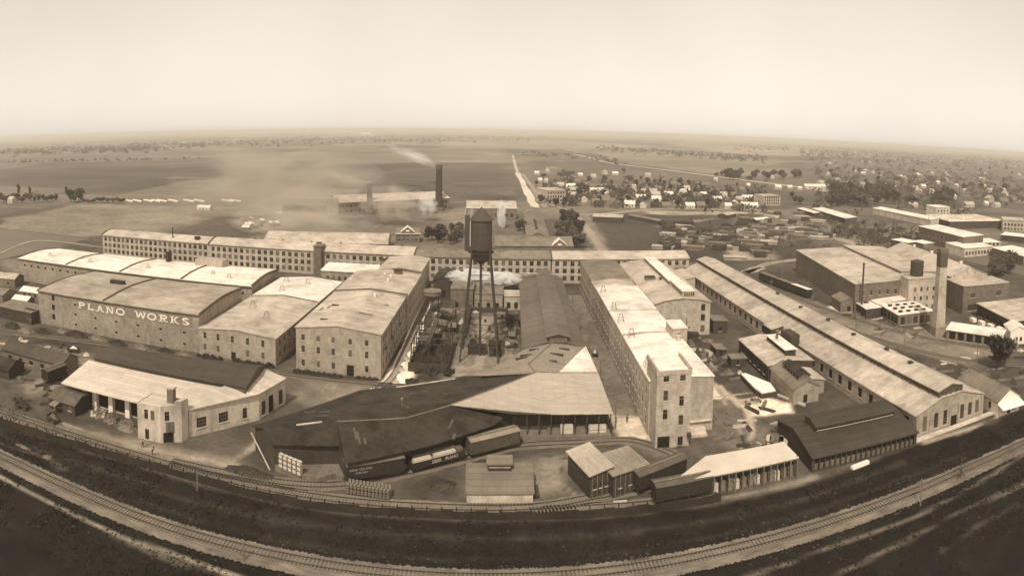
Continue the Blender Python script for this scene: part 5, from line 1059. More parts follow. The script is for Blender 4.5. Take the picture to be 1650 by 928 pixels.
T = thing('pump_house', 'low dark store hut beside the pump house under the water tower', 'hut', (-11.6, 172, 0)); block(T, 0, 5, 0, 3, [(0, 2.2), (1, 2.0)], 'y', M_WOOD, M_DARKR, {}, ov=.2)
T = thing('overhead_bridge', 'thin covered pipe bridge spanning the alley from the stepped factory to the brown-roofed shop', 'bridge', (0, 0, 0)); mb = MB(); mb.tube((4, 235, 9.3), (27, 232, 9.3), .35, n=6); mb.build('pipe', M_DUSTR, T); mb = MB(); mb.box(15, 15.3, 233.5, 233.8, 0, 9.2); mb.build('post', M_WOOD, T)
# ---------------------------------------------------------------- trees, village, lumber yard, town works
def crown_mesh(name, h, r, n, seed, m, lobes=7, leaf=.55):
    rr = random.Random(seed); mb = MB(); lb = []
    for k in range(lobes):
        a = rr.uniform(0, 6.28); q = rr.uniform(.1, .62) * r; lb.append((q * math.cos(a), q * math.sin(a), h * rr.uniform(.42, .86), r * rr.uniform(.32, .58)))
    for i in range(n):
        x, y, z, s = lb[rr.randrange(lobes)]; d = Vector((rr.gauss(0, 1), rr.gauss(0, 1), rr.gauss(0, .8))).normalized() * s * rr.uniform(.55, 1.08)
        c = Vector((x, y, z)) + d; u = Vector((rr.gauss(0, 1), rr.gauss(0, 1), rr.gauss(0, 1))).normalized(); v = u.orthogonal().normalized(); e = leaf * rr.uniform(.6, 1.5)
        mb.poly([c - u * e, c + v * e * .8, c + u * e, c - v * e * .8])
    return mb.mesh(name, m)
def trunk_mesh(h, r, seed):
    rr = random.Random(seed); mb = MB(); mb.tube((0, 0, -.2), (0, 0, h * .5), r * .06, r * .04, 7)
    for k in range(5): a = k * 1.3 + rr.uniform(0, .5); z = h * (.28 + .05 * k); mb.tube((0, 0, z), (math.cos(a) * r * .5, math.sin(a) * r * .5, z + h * .25), r * .03, r * .012, 5)
    return mb.mesh('trunk', M_BARK)
TV = [(crown_mesh('crown', 9, 4.2, 620, 1, M_LEAF, 8), trunk_mesh(9, 4.2, 1), 9), (crown_mesh('crown', 8, 4.6, 640, 2, M_LEAF2, 9), trunk_mesh(8, 4.6, 2), 8), (crown_mesh('crown', 11, 3.6, 560, 3, M_LEAF, 8), trunk_mesh(11, 3.6, 3), 11), (crown_mesh('crown', 10, 2.0, 420, 4, M_LEAF, 6, .45), trunk_mesh(10, 2, 4), 10)]
def tree(x, y, h, label, group, v=None, wide=1.0, z=0):
    v = random.randrange(3) if v is None else v; c, tr, hh = TV[v]; s = h / hh
    t = thing('leafy_tree', label, 'tree', (x, y, z), random.uniform(0, 6.28), group); t.scale = (s * wide, s * wide, s)
    put(c, 'crown', t); put(tr, 'trunk', t); return t
def trees(pix, h, label, group, v=None, wide=1.15):
    for p in pix:
        x, y = gp(p[0], p[1]); tree(x, y, h * random.uniform(.8, 1.2), label, group, v, wide)
G = random.gauss
grove = lambda x0, x1, y0, y1, n: [(random.uniform(x0, x1), random.uniform(y0, y1)) for _ in range(n)]
trees([(px, 325 - (px > 70) * 0 + random.uniform(-3, 2)) for px in range(0, 96, 7)], 7, 'dark tree in the row where the field track enters', 'trees along the left field edge')
trees([(31, 322), (49, 322), (107, 318)], 15, 'tall slender dark tree standing above the field-edge row', 'slender trees above the left field edge', 3, .7)
trees([(114, 326), (121, 327), (127, 325)], 11, 'tree of the dark clump at the bend of the field track', 'trees at the left track bend')
trees([(px, 327 + random.uniform(-1, 1)) for px in range(134, 205, 8)], 5, 'small bush-like tree in the hedge beyond the stubble field', 'hedge trees beyond the stubble field', 1)
trees(grove(1334, 1446, 310, 335, 46), 14, 'tree in the dark grove above the long white shed', 'trees of the dark grove'); trees(grove(1500, 1535, 312, 330, 10), 12, 'tree of the small grove above the sawtooth roof', 'trees above the sawtooth roof')
trees(grove(902, 932, 352, 402, 16), 9, 'dense dark tree beside the straight road behind the gabled office', 'trees beside the gabled office'); trees([(696, 388), (706, 392), (716, 388), (726, 394), (736, 390), (744, 384), (711, 378), (728, 376), (690, 378), (742, 372)], 6.5, 'dark tree among the smoke beside the gabled office', 'trees behind the water tower tank', None, 1.3); trees([(838, 372), (846, 376)], 7, 'dark tree in the yard between the office wings', 'trees between the office wings')
VT = [(876, 287), (903, 286), (950, 294), (973, 292), (1005, 279), (1015, 290), (1033, 290), (1044, 296), (1055, 296), (1064, 296), (1070, 298), (1095, 298), (1099, 303), (1119, 312), (1126, 314), (1137, 315), (1148, 316), (1062, 326), (998, 322), (972, 315), (912, 322), (889, 318), (1012, 326), (1185, 322), (1180, 336), (1140, 333), (1160, 330), (930, 318), (945, 312), (985, 300), (865, 300), (1080, 308), (1130, 308), (1110, 300), (1025, 300), (1072, 330), (1090, 334), (1212, 318), (1226, 322), (1290, 330), (1282, 328), (1276, 320), (908, 335), (895, 333), (920, 332)]
VT += [(random.uniform(870, 1225), random.uniform(283, 336)) for _ in range(20)]
trees(VT, 7, 'dark bushy tree among the village houses', 'trees among the village houses')
trees([(1318 + random.uniform(-6, 330) * .95, random.uniform(258, 334)) for _ in range(40)], 10, 'tree among the town houses beyond the long white shed', 'trees of the town')
trees([(1612, 588), (1619, 592), (1606, 592)], 9, 'dark tree in front of the small white gabled house', 'trees before the white gable end', 0, 1.0)
trees(grove(1600, 1640, 430, 452, 9), 8, 'dark tree in the hollow behind the tall brick factory', 'trees behind the tall factory')
trees([(1270 + random.uniform(-110, 20), random.uniform(283, 291)) for _ in range(26)], 12, 'tree in the wood beyond the pale country road', 'trees beyond the country road')
# far woods: nobody could count them
def woods(pix, n, h, label, seed):
    rr = random.Random(seed); mb = MB(); n = int(n)
    for k in range(n):
        px = rr.uniform(pix[0], pix[1]); t = (px - pix[0]) / (pix[1] - pix[0]); py = pix[2] + (pix[3] - pix[2]) * t + rr.gauss(0, pix[4]); 
        hy = 286.7 - 78.7 * math.cos((px - 825) / 1000 + .21)
        py = max(py, hy + 4.2); x, y = gp(px, py); hh = h * rr.uniform(.6, 1.3)
        for i in range(16):
            c = Vector((x + rr.gauss(0, hh * .4), y + rr.gauss(0, hh * .4), hh * rr.uniform(.15, 1))); e = hh * rr.uniform(.12, .3)
            u = Vector((rr.gauss(0, 1), rr.gauss(0, 1), rr.gauss(0, 1))).normalized(); v = u.orthogonal(); mb.poly([c - u * e, c + v * e, c + u * e, c - v * e])
    return tag(mb.build('far_woods', M_LEAF), label, 'woods', kind='stuff')
woods((1290, 1645, 246, 262, 5), 420, 10, 'dark belt of far woods over the town at the right', 1); woods((1180, 1640, 236, 256, 3), 260, 10, 'second thin belt of far woods near the right horizon', 2)
woods((0, 240, 246, 240, 3), 260, 9, 'far tree belt below the left horizon', 3); woods((200, 520, 236, 226, 4), 240, 9, 'scattered far trees below the horizon left of the tallest chimney', 4)
woods((500, 860, 224, 222, 4), 220, 9, 'scattered far trees below the middle horizon', 5); woods((960, 1240, 240, 258, 2.5), 160, 8, 'thin hedge trees in the pale fields beyond the village', 6); woods((0, 330, 262, 256, 1), 90, 4, 'low hedge line across the big dark field', 7)
woods((1315, 1650, 290, 300, 20), 340, 7, 'mixed trees filling the gaps between the town houses at the right', 9); woods((885, 1235, 308, 322, 10), 330, 5, 'bushes and garden trees filling the gaps between the village houses', 10); woods((1060, 1345, 380, 372, 14), 160, 2, 'scrub between the lumber yard stacks', 11); woods((1340, 1500, 372, 392, 10), 140, 3, 'scrub about the town yards beneath the long white shed', 12); 
woods((840, 1010, 248, 262, 2), 40, 6, 'small trees at the start of the country road', 8)

def hproto(wm, rm, a, b, h):
    t = thing('frame_house', '', 'house'); mb = MB(); wall = block(t, -a / 2, a / 2, -b / 2, b / 2, gab(h, h + b * .42), 'x', wm, rm, {'S': [(a * .25, .9, .9, 1.4, 'sash'), (a * .75, .9, .9, 1.4, 'sash'), (a * .5, .1, 1, 2, 'door')]}, ov=.3, near=False)
    mb = MB(); mb.box(a * .2, a * .2 + .6, -.3, .3, h, h + b * .42 + 1.2); mb.build('chimney', M_BRICKD, t); return t
HP = {'white': hproto(mat('worn_white_paint', .5, .2, .6), M_WHITER, 9, 7, 3.6), 'pale': hproto(M_CONC, M_TAN, 9, 7.5, 4.2), 'grey': hproto(M_WOODM, M_GREYR, 9, 8, 4), 'dark': hproto(M_WOOD, M_DARKR, 10, 8, 3.6), 'barn': hproto(M_BRICKL, M_DUSTR, 13, 10, 6)}
HUSED = set()
def house(px, py, kind, label, group, sx=1., rz=None, z=0):
    x, y = gp(px, py); p = HP[kind]; rz = R(random.choice((0, 0, 90)) + random.uniform(-8, 8)) if rz is None else rz; q = random.uniform(.72, .95)
    if kind not in HUSED: HUSED.add(kind); p.location = (x, y, z); p.rotation_euler = (0, 0, rz); p.scale = (sx * q, q, q); tag(p, label, None, group); return p
    return dup(p, (x, y, z), rz, label, group, (sx * q, q, q))
ORD = 'first second third fourth fifth sixth seventh eighth ninth tenth eleventh twelfth thirteenth fourteenth fifteenth sixteenth seventeenth eighteenth nineteenth twentieth'.split()
KW = {'white': 'white frame', 'pale': 'pale gabled', 'grey': 'grey gabled', 'dark': 'dark-roofed', 'barn': 'big buff'}
def rowof(items, where, group):
    cnt = {}
    for px, py, k, *o in sorted(items):
        cnt[k] = cnt.get(k, 0) + 1
        house(px, py, k, '%s house, %s such %s' % (KW[k], ORD[cnt[k] - 1], where), group, *o)
rowof([(865, 281, 'white'), (882, 276, 'pale'), (870, 293, 'white', .7), (880, 294, 'pale', .7), (916, 283, 'dark', 1.8, 0), (935, 284, 'white'), (956, 287, 'pale'), (975, 281, 'pale'), (991, 282, 'white', 1.2, 0), (1044, 285, 'pale', 1.2), (1068, 286, 'grey'), (1085, 300, 'grey'), (1008, 296, 'grey'), (930, 296, 'grey')], 'counted from the straight road, back village row', 'village houses, back row')
rowof([(921, 304, 'white'), (923, 311, 'pale', 1.1), (960, 311, 'white', 2.4, 0), (946, 318, 'grey'), (1052, 316, 'barn', .8), (1104, 312, 'white', 1.6, .2), (1009, 324, 'pale'), (1032, 322, 'white', 1.3), (1077, 317, 'white', 1.2), (1165, 322, 'barn', .7), (1155, 325, 'white', 1.2, 0), (1204, 323, 'white', 1.5, 0), (1190, 325, 'pale'), (985, 316, 'grey'), (1122, 320, 'grey'), (1140, 323, 'dark'), (1060, 308, 'grey'), (895, 310, 'dark', .8)], 'counted from the straight road, middle village row', 'village houses, middle row')
rowof([(1036, 335, 'white', .9), (1014, 334, 'white', 1.1), (1091, 331, 'pale'), (1104, 331, 'grey'), (1111, 336, 'white', 1.1, 0), (1173, 336, 'white', 1, 0), (1200, 336, 'white', 1, 0), (1213, 336, 'white', 1.1, 0), (1186, 338, 'grey'), (1055, 334, 'dark'), (1072, 336, 'grey'), (965, 334, 'dark'), (975, 326, 'grey'), (1128, 336, 'grey'), (1150, 335, 'dark'), (990, 335, 'grey')], 'counted from the straight road along the village street', 'village houses along the street')
rowof([(1253, 305, 'white'), (1272, 304, 'white'), (1288, 306, 'white', .8), (1244, 288, 'white', .8), (1211, 286, 'pale', .7), (1312, 304, 'white', 3.4, R(-4)), (1322, 297, 'pale', 1.2)], 'along the pale country road from its far end', 'houses beside the country road')
far_items = [(1345 + i * 20 + random.uniform(-5, 5), random.uniform(262, 300), random.choice(('white', 'pale', 'grey', 'dark'))) for i in range(15)]
for k in range(95):
    px = random.uniform(1320, 1645); house(px, random.uniform(258, 312), random.choice(('white', 'pale', 'pale', 'grey', 'grey', 'dark')), 'small frame house among the town trees beyond the long white shed', 'houses of the town', random.uniform(.8, 1.3))
rowof([(1451, 286, 'white'), (1487, 303, 'white'), (1479, 311, 'pale', 1.3), (1540, 302, 'white', .8), (1594, 326, 'barn', .8), (1619, 315, 'pale'), (1588, 331, 'white', .8), (1536, 320, 'white', .7), (1605, 334, 'pale', 1.4), (1560, 334, 'pale', 1.6), (1578, 322, 'grey'), (1470, 322, 'grey'), (1632, 326, 'grey'), (1500, 338, 'pale', 1.8), (1470, 334, 'pale', 1.6), (1548, 345, 'grey')], 'counted from the dark grove on the near town edge', 'houses on the near edge of the town')
rowof([(20, 327, 'pale', .9), (58, 318, 'grey'), (125, 321, 'white', .7)], 'by the left field-edge trees', 'houses by the left field edge')
for k in range(46):
    px = random.choice((random.uniform(30, 820), random.uniform(1100, 1640))); hy = 286.7 - 78.7 * math.cos((px - 825) / 1000 + .21)
    house(px, hy + random.uniform(7, 22), random.choice(('white', 'pale', 'white')), 'tiny pale farmhouse far off on the open plain', 'far farmhouses on the plain', random.uniform(.8, 2))
x, y = gp(590, 217); t = dup(HP['barn'], (x, y, 0), .1, 'single bright white mill far off under the horizon, above the short round chimney', None, (9, 3, 2.2))
for ch in t.children: 
    if ch.name.startswith(('wall', 'roof')): ch.data = ch.data.copy(); ch.data.materials.clear(); ch.data.materials.append(M_WHITE)
if 'group' in t: del t['group']

for k in range(44): house(random.uniform(872, 1222), random.uniform(286, 335), random.choice(('grey', 'grey', 'dark', 'pale', 'white')), 'small plain house or shed between the village rows and gardens', 'village outbuildings', random.uniform(.6, 1.1))
# things scattered in the smoke beyond the rear mill
for i in range(16):
    px, py = random.uniform(382, 455), random.uniform(346, 372); x, y = gp(px, py); T = thing('canvas_shed', 'small white-roofed shed in the smoke on the ash ground', 'shed', (x, y, .1), random.uniform(0, 3), 'white sheds on the ash ground')
    mb = MB(); a, b = random.uniform(2, 5), random.uniform(2, 3); mb.box(-a / 2, a / 2, -b / 2, b / 2, 0, 2); mb.m = 1; mb.slab([(-a / 2 - .3, -b / 2 - .3, 2.02), (a / 2 + .3, -b / 2 - .3, 2.02), (a / 2 + .3, b / 2 + .3, 3.2), (-a / 2 - .3, b / 2 + .3, 3.2)], .12); mb.build('shed_body', [M_WOODM, M_BRIGHT], T)
for i, px in enumerate((208, 222, 240, 252, 262, 280, 305, 322, 368, 380)):
    x, y = gp(px, 326 if px < 340 else 328); x, y = gp(px, 324.5); o = house(px, 324.5, 'white', 'low white shed in the straight row beyond the stubble field', 'white row beyond the stubble field', 1.5, R(-30)); o.scale = (2.0, .4, .22)
o = house(330, 338, 'white', 'brightest white low shed on the edge of the ash ground', None, 1.6, 0); o.scale = (1.3, .8, .6)

# lumber yard
def stackmesh(seed, a, b, h):
    rr = random.Random(seed); mb = MB(); n = 6
    for k in range(n): e = rr.uniform(-.15, .15); mb.box(-a / 2 + e, a / 2 + e, -b / 2 + e, b / 2 + e, k * h / n + .05, (k + 1) * h / n)
    mb.slab([(-a / 2 - .4, -b / 2 - .3, h + .15), (a / 2 + .4, -b / 2 - .3, h + .15), (a / 2 + .4, b / 2 + .3, h + .55), (-a / 2 - .4, b / 2 + .3, h + .55)], .12) if seed % 2 else None
    return mb
SM = [stackmesh(1, 9, 3, 2.2).mesh('lumber_stack', M_WOODM), stackmesh(2, 6, 4, 3).mesh('lumber_stack', M_WOOD), stackmesh(3, 12, 3, 1.6).mesh('lumber_stack', M_DUSTR), stackmesh(4, 8, 2.5, 1.3).mesh('lumber_stack', M_SCRAP)]
LY = [(random.uniform(1065, 1190), random.uniform(366, 404)) for _ in range(70)] + [(random.uniform(1190, 1335), random.uniform(346, 386)) for _ in range(90)] + [(random.uniform(1185, 1240), random.uniform(388, 420)) for _ in range(20)]
for px, py in LY:
    x, y = gp(px, py); o = put(SM[random.choice((0, 1, 1, 2, 3, 3))], 'lumber_stack', None, (x, y, .12), R(random.choice((-25, -20, 65, -30)) + random.uniform(-6, 6)))
    tag(o, 'weathered timber stack in the lumber yard beyond the foundry', 'lumber stack', 'timber stacks in the lumber yard')
def pblock(name, label, cat, a, b, dep, h, wm, rm, prof=None, op_n=0, axis='x', near=False, **k):
    p, q = gp(*a), gp(*b); L_ = math.hypot(q[0] - p[0], q[1] - p[1]); T = thing(name, label, cat, (p[0], p[1], 0), math.atan2(q[1] - p[1], q[0] - p[0]))
    block(T, 0, L_, 0, dep, prof or gab(h * .75, h), axis, wm, rm, {'S': ops_grid(L_, op_n, k.get('rows', (1.4,)), 1.6, 2, .8)} if op_n else {}, ov=.4, near=near); return T
pblock('lumber_shed', 'long low tan-roofed shed by the street corner of the lumber yard', 'shed', (955, 358), (1003, 360), 12, 5.5, M_WOOD, M_TAN); pblock('lumber_shed', 'low dark wall shed continuing right of the tan-roofed lumber shed', 'shed', (1012, 352), (1062, 362), 5, 3.4, M_WOOD, M_GREYR)
pblock('lumber_shed', 'narrow dark shed in front of the lumber yard stacks', 'shed', (1065, 365), (1118, 364), 5, 3.2, M_WOOD, M_DARKR); pblock('lumber_shed', 'small white-roofed open shed amid the lumber yard stacks', 'shed', (1218, 360), (1240, 358), 6, 3.6, M_WOOD, M_BRIGHT); pblock('lumber_shed', 'small tan square shed at the street side of the lumber yard', 'shed', (1171, 353), (1186, 350), 8, 4, M_WOOD, M_TAN)
T = pblock('brick_block', 'three-storey buff block with tall window rows at the end of the village street', 'building', (1230, 332), (1257, 331), 16, 9.5, M_BRICKL, M_DUSTR, [(0, 9.4), (1, 9.6)], 7, rows=(1.2, 4, 6.8)); pblock('brick_block', 'square buff block beside the straight road in the village', 'building', (880, 328), (911, 327), 22, 12, M_BRICKL, M_DUSTR, [(0, 11.6), (1, 12)], 7, rows=(1.5, 5, 8.4))
pblock('long_white_shed', 'long bright white-roofed shed beneath the dark grove', 'shed', (1406, 345), (1499, 365), 9, 6, M_CONC, M_BRIGHT, [(0, 5.5), (1, 6.5)]); pblock('long_white_shed', 'white-roofed shed on the town side of the lumber yard', 'shed', (1308, 344), (1362, 361), 10, 5, M_WOOD, M_WHITER, [(0, 4.4), (1, 5.4)]); pblock('long_white_shed', 'thin white-roofed shed just above the lumber yard stacks', 'shed', (1285, 342), (1312, 350), 5, 4, M_WOOD, M_WHITER, [(0, 3.4), (1, 4)])
p, q = gp(1530, 369), gp(1618, 367); L_ = math.hypot(q[0] - p[0], q[1] - p[1]); T = thing('sawtooth_factory', 'wide low factory with a white sawtooth roof at the edge of the town', 'factory', (p[0], p[1], 0), math.atan2(q[1] - p[1], q[0] - p[0]))
block(T, 0, L_, 0, 42, [(0, 6), (1, 6)], 'x', M_WOOD, M_BRIGHT, {}, ov=.2)
for i in range(9): mb = MB(); u = 1 + i * (L_ - 2) / 9; mb.prism([(u, 3), (u + 2.2, 3), (u + 2.2, 40), (u, 40)], 6.23, 7.0); mb.build('roof_light', M_WHITER, T)
pblock('town_works', 'long brown-sided works with a pale flat roof before the sawtooth factory', 'factory', (1479, 388), (1551, 408), 16, 11, M_BRICKD, M_WHITER, [(0, 10), (1, 10.6)], 10, rows=(1.2, 5)); pblock('town_works', 'low white-roofed building at the gable end of the brown-sided works', 'building', (1583, 400), (1612, 399), 14, 4, M_BRICKL, M_BRIGHT, [(0, 3.6), (1, 4)], 4)
pblock('town_works', 'broad white-roofed building with a long lit side at the right edge', 'building', (1553, 415), (1600, 411), 18, 6, M_CONC, M_BRIGHT, [(0, 5.4), (1, 6)], 9); pblock('town_works', 'dark-sided white-roofed wing reaching out of the right edge', 'building', (1597, 413), (1648, 428), 16, 6, M_BRICKD, M_BRIGHT, [(0, 5.4), (1, 6)], 6)
pblock('town_works', 'small flat white-roofed shop near the street, left of the brown-sided works', 'building', (1436, 396), (1463, 402), 9, 4, M_WOOD, M_BRIGHT, [(0, 4), (1, 4.2)]); pblock('town_works', 'second small white-roofed shop touching the street shop', 'building', (1469, 399), (1488, 404), 8, 4.4, M_WOODM, M_BRIGHT, [(0, 4.2), (1, 4.4)]); pblock('town_works', 'pale block with a flat cornice above the sawtooth roof', 'building', (1508, 349), (1530, 348), 14, 9, M_CONC, M_WHITER, [(0, 8.6), (1, 9)], 4, rows=(1, 4)); pblock('town_works', 'buff end block closing the sawtooth factory at the right edge', 'building', (1615, 372), (1650, 374), 22, 9, M_BRICKL, M_TAN, [(0, 9), (1, 9)], 6, rows=(1, 4.5)); pblock('town_works', 'small dark cabin with a white roof at the right edge', 'building', (1612, 388), (1650, 392), 12, 5, M_WOOD, M_BRIGHT, [(0, 4.4), (1, 5)])
pblock('town_works', 'dark gabled cabin beside the flat tan factory roof', 'building', (1420, 416), (1445, 424), 8, 6, M_WOOD, M_DARKR); pblock('town_works', 'low dark shed along the street behind the flat tan factory', 'building', (1378, 402), (1424, 417), 5, 3.4, M_WOOD, M_DARKR)
for i in range(46):
    px = random.uniform(1350, 1480); py = 368 + (px - 1350) * .2 + random.uniform(-16, 12); x, y = gp(px, py); o = put(SM[random.choice((0, 1, 3, 3))], 'lumber_stack', None, (x, y, .1), random.uniform(0, 3)); o.scale = (.55, .6, .8)
    tag(o, 'small pile of goods in the town yards beneath the long white shed', 'pile', 'piles in the town yards')
pl = [(1495, 372, 12), (1200, 447, 9), (1240, 445, 9), (1260, 449, 9)]
for px, py, h in pl:
    x, y = gp(px, py); T = thing('tall_pole', 'tall bare pole behind the foundry' if px < 1400 else 'tall dark mast with a low platform beneath the long white shed', 'pole', (x, y, 0), 0, 'poles behind the foundry' if px < 1400 else None); mb = MB(); mb.tube((0, 0, 0), (0, 0, h), .16, .1, 6); mb.build('pole', M_WOODM, T); mb = MB(); mb.box(-.8, .8, -.08, .08, h * .8, h * .8 + .15); mb.build('crossarm', M_WOODM, T)
# ---------------------------------------------------------------- fence, poles, people, carts, heaps, weeds, smoke
FP_ = [(-118, 88.6), (-101, 90.2), (-78, 93), (-60, 94.4), (-35, 94.8), (-15, 96.7), (-3, 97.3), (12, 97.7), (24, 97.9), (37, 98.2)]
T = thing('board_fence', 'dark board fence with tall posts running along the meadow edge of the works', 'fence', (0, 0, 0)); fp = smooth(FP_, 6); mb = MB()
for i in range(len(fp) - 1): mb.obox(fp[i], fp[i + 1], .08, 0, 1.35 + .12 * ((i * 7) % 3))
mb.build('boarding', mat('fence_boards', .032, .4, 1.2), T); acc = 0
for i in range(len(fp) - 1):
    l = math.hypot(fp[i + 1][0] - fp[i][0], fp[i + 1][1] - fp[i][1]); k = acc
    while k < l:
        t = k / l; x, y = fp[i][0] + (fp[i + 1][0] - fp[i][0]) * t, fp[i][1] + (fp[i + 1][1] - fp[i][1]) * t; mb = MB(); mb.box(x - .1, x + .1, y + .06, y + .24, 0, 1.95); mb.build('post', MATS['fence_boards'], T); k += 2.45
    acc = k - l
def pole(label, x, y, h, arms=1, group=None, rz=0, z=0):
    T = thing('telegraph_pole', label, 'pole', (x, y, z), rz, group); mb = MB(); mb.tube((0, 0, -.2), (0, 0, h), .16, .1, 7); mb.build('post', M_WOODM, T)
    for k in range(arms): mb = MB(); mb.box(-1.1, 1.1, -.07, .07, h - .5 - k * .7, h - .36 - k * .7); mb.build('crossarm', M_WOODM, T)
    return T
pole('short bare pole standing on the near side of the main track bed, left', *gp(393, 905), 3.2, 0); pole('pole in the meadow between main track and fence, left', *gp(318, 791), 3.6, 0); pole('pole with one crossarm by the near ballast edge at the right', *gp(1483, 815), 5, 1)
pole('leaning pole beside the far siding, behind the kegs', *gp(600, 655), 5, 1); pole('pole at the left end of the lettered warehouse yard', -137.6, 136.8, 6.5, 1)
for i, y in enumerate((128, 150, 172, 194, 216)): pole('pole in the even row along the alley', 23.2 - i * .2, y, 7.5, 1, 'alley poles')
for i, (x, y) in enumerate(((114, 150), (110, 172), (106, 196), (101, 222), (124, 128))): pole('telegraph pole in the line beside the foundry tracks', x, y, 8, 2, 'poles beside the foundry tracks', .3)
T = thing('switch_stand', 'crossed timber signal stand beside the main track at the right', 'signal', (*gp(1548, 772), .1), .2); mb = MB(); mb.tube((-1.4, 0, 0), (1.2, 0, 2.6), .09); mb.tube((1.4, 0, 0), (-1.2, 0, 2.6), .09); mb.build('cross_leg', M_IRON, T); mb = MB(); mb.tube((0, .1, 0), (0, .1, 4.2), .1); mb.build('mast', M_IRON, T); mb = MB(); mb.box(-.1, 1.3, .05, .12, 3.5, 3.8); mb.build('blade', M_IRON, T)
def person(label, x, y, rz, cloth, lean=0.):
    T = thing('person', label, 'person', (x, y, .03), rz)
    def skin(name, pts, edges, rad, m, par):
        me = bpy.data.meshes.new(name); me.from_pydata(pts, edges, []); o = put(me, name, par); me.materials.append(m); md = o.modifiers.new('s', 'SKIN'); sv = me.skin_vertices[0].data
        for i, r in enumerate(rad): sv[i].radius = (r, r * .85) if not isinstance(r, tuple) else r
        sv[0].use_root = True; o.modifiers.new('d', 'SUBSURF').levels = 1; o.modifiers['d'].render_levels = 2; return o
    l = lean
    J = [(0, 0, .95), (0, -.01 + l * .3, 1.2), (0, l * .6, 1.42), (0, l * .7 - .01, 1.52), (0, l * .8 - .03, 1.68), (-.1, 0, .9), (-.11, -.12, .5), (-.11, -.06, .08), (-.11, -.2, .04), (.1, 0, .9), (.12, .14, .5), (.12, .22, .09), (.12, .1, .04), (-.2, l * .6, 1.4), (-.26, .02 + l * .5, 1.14), (-.24, -.12 + l * .5, .9), (.2, l * .6, 1.4), (.27, -.02 + l * .5, 1.14), (.26, -.16 + l * .5, .92)]
    E_ = [(0, 1), (1, 2), (2, 3), (3, 4), (0, 5), (5, 6), (6, 7), (7, 8), (0, 9), (9, 10), (10, 11), (11, 12), (2, 13), (13, 14), (14, 15), (2, 16), (16, 17), (17, 18)]
    skin('body', J, E_, [.13, .13, .14, .055, .1, .09, .065, .045, .04, .09, .065, .045, .04, .06, .045, .035, .06, .045, .035], M_SKIN, T)
    skin('coat', [J[0], J[1], J[2], J[13], J[14], (-.245, -.08 + l * .5, .97), J[16], J[17], (.262, -.12 + l * .5, .98), (0, 0, .8)], [(0, 1), (1, 2), (2, 3), (3, 4), (4, 5), (2, 6), (6, 7), (7, 8), (0, 9)], [.165, .16, .165, .085, .065, .055, .085, .065, .055, .17], cloth, T)
    skin('trousers', [J[0], J[5], J[6], J[7], J[9], J[10], J[11]], [(0, 1), (1, 2), (2, 3), (0, 4), (4, 5), (5, 6)], [.145, .11, .085, .07, .11, .085, .07], M_IRON, T)
    mb = MB(); c = J[4]; mb.lathe([(.19, c[2] + .05), (.19, c[2] + .065), (.115, c[2] + .07), (.1, c[2] + .17), (.03, c[2] + .19)], 12, c[0], c[1]); mb.build('hat', cloth, T); return T
M_CL1 = mat('dark_cloth', .035, .2, 3); M_CL2 = mat('brown_cloth', .07, .2, 3)
person('person in a dark coat and hat walking up the white dusty end of the alley', 26.3, 130.6, .3, M_CL1); person('person in a brown coat standing in front of the turret of the white-fronted workshop', -69.9, 100.2, 2.6, M_CL2); person('person in dark clothes bending over beside the siding near the turret', -66.6, 98.7, 1.2, M_CL1, -.5); person('person in dark clothes standing on the siding path by the fence below the barn', -1, 98.3, 2, M_CL1)
def cart(label, x, y, rz, load, group=None):
    T = thing('wagon', label, 'wagon', (x, y, .03), rz, group); mb = MB(); mb.box(-1.7, 1.7, -.7, .7, .75, .85); mb.box(-1.7, 1.7, -.74, -.7, .853, 1.3); mb.box(-1.7, 1.7, .7, .74, .853, 1.3); mb.box(-1.74, -1.7, -.7, .7, .853, 1.3); mb.build('bed', M_WOOD, T)
    for dx in (-1.1, 1.1):
        for dy in (-.85, .85):
            mb = MB(); mb.tube((dx, dy - .04, .5), (dx, dy + .04, .5), .5, n=14); mb.build('wheel', M_WOOD, T)
    mb = MB(); mb.tube((1.7, 0, .7), (3.6, 0, .5), .05, n=5); mb.build('shaft', M_WOOD, T)
    if load: mb = MB(); mb.heap(0, 0, 1.5, .62, 1.0, int(abs(x) * 10), 10, 3); o = mb.build('load', load, T); o.location = (0, 0, .9)
    return T
cart('loaded wagon with a dark heap in the yard left of the white-fronted workshop', -103, 98.8, R(8), M_COAL); cart('low dark wagon beside the siding near the board hut', -92.8, 98.4, R(-12), M_SCRAP); cart('wagon with a pale load near the end of the lettered warehouse', -118, 135, R(20), M_SAND); cart('dark wagon alone in the court before the water tower', -15.4, 157, R(70), M_COAL); cart('wagon on the ground beside the open yard shed, near the slanting long shed', -113, 127.5, R(30), M_SCRAP); cart('wagon before the white sand bed at the foot of the three-storey store', -24, 149.2, R(5), M_COAL); cart('wagon in the alley beside the brown-roofed shop', 24.6, 172, R(86), M_WOODL); cart('wagon stopped in the dark yard beside the stepped factory', 50, 160, R(40), M_SCRAP)
def heap(label, x, y, rx, ry, h, m, rz=0, cat='heap', group=None, name='yard_heap', seed=0):
    mb = MB(); mb.heap(0, 0, rx, ry, h, seed or int(abs(x * 7 + y * 3)), 18, 5); o = mb.build(name, m, None, (x, y, .03), rz); return tag(o, label, cat, group)
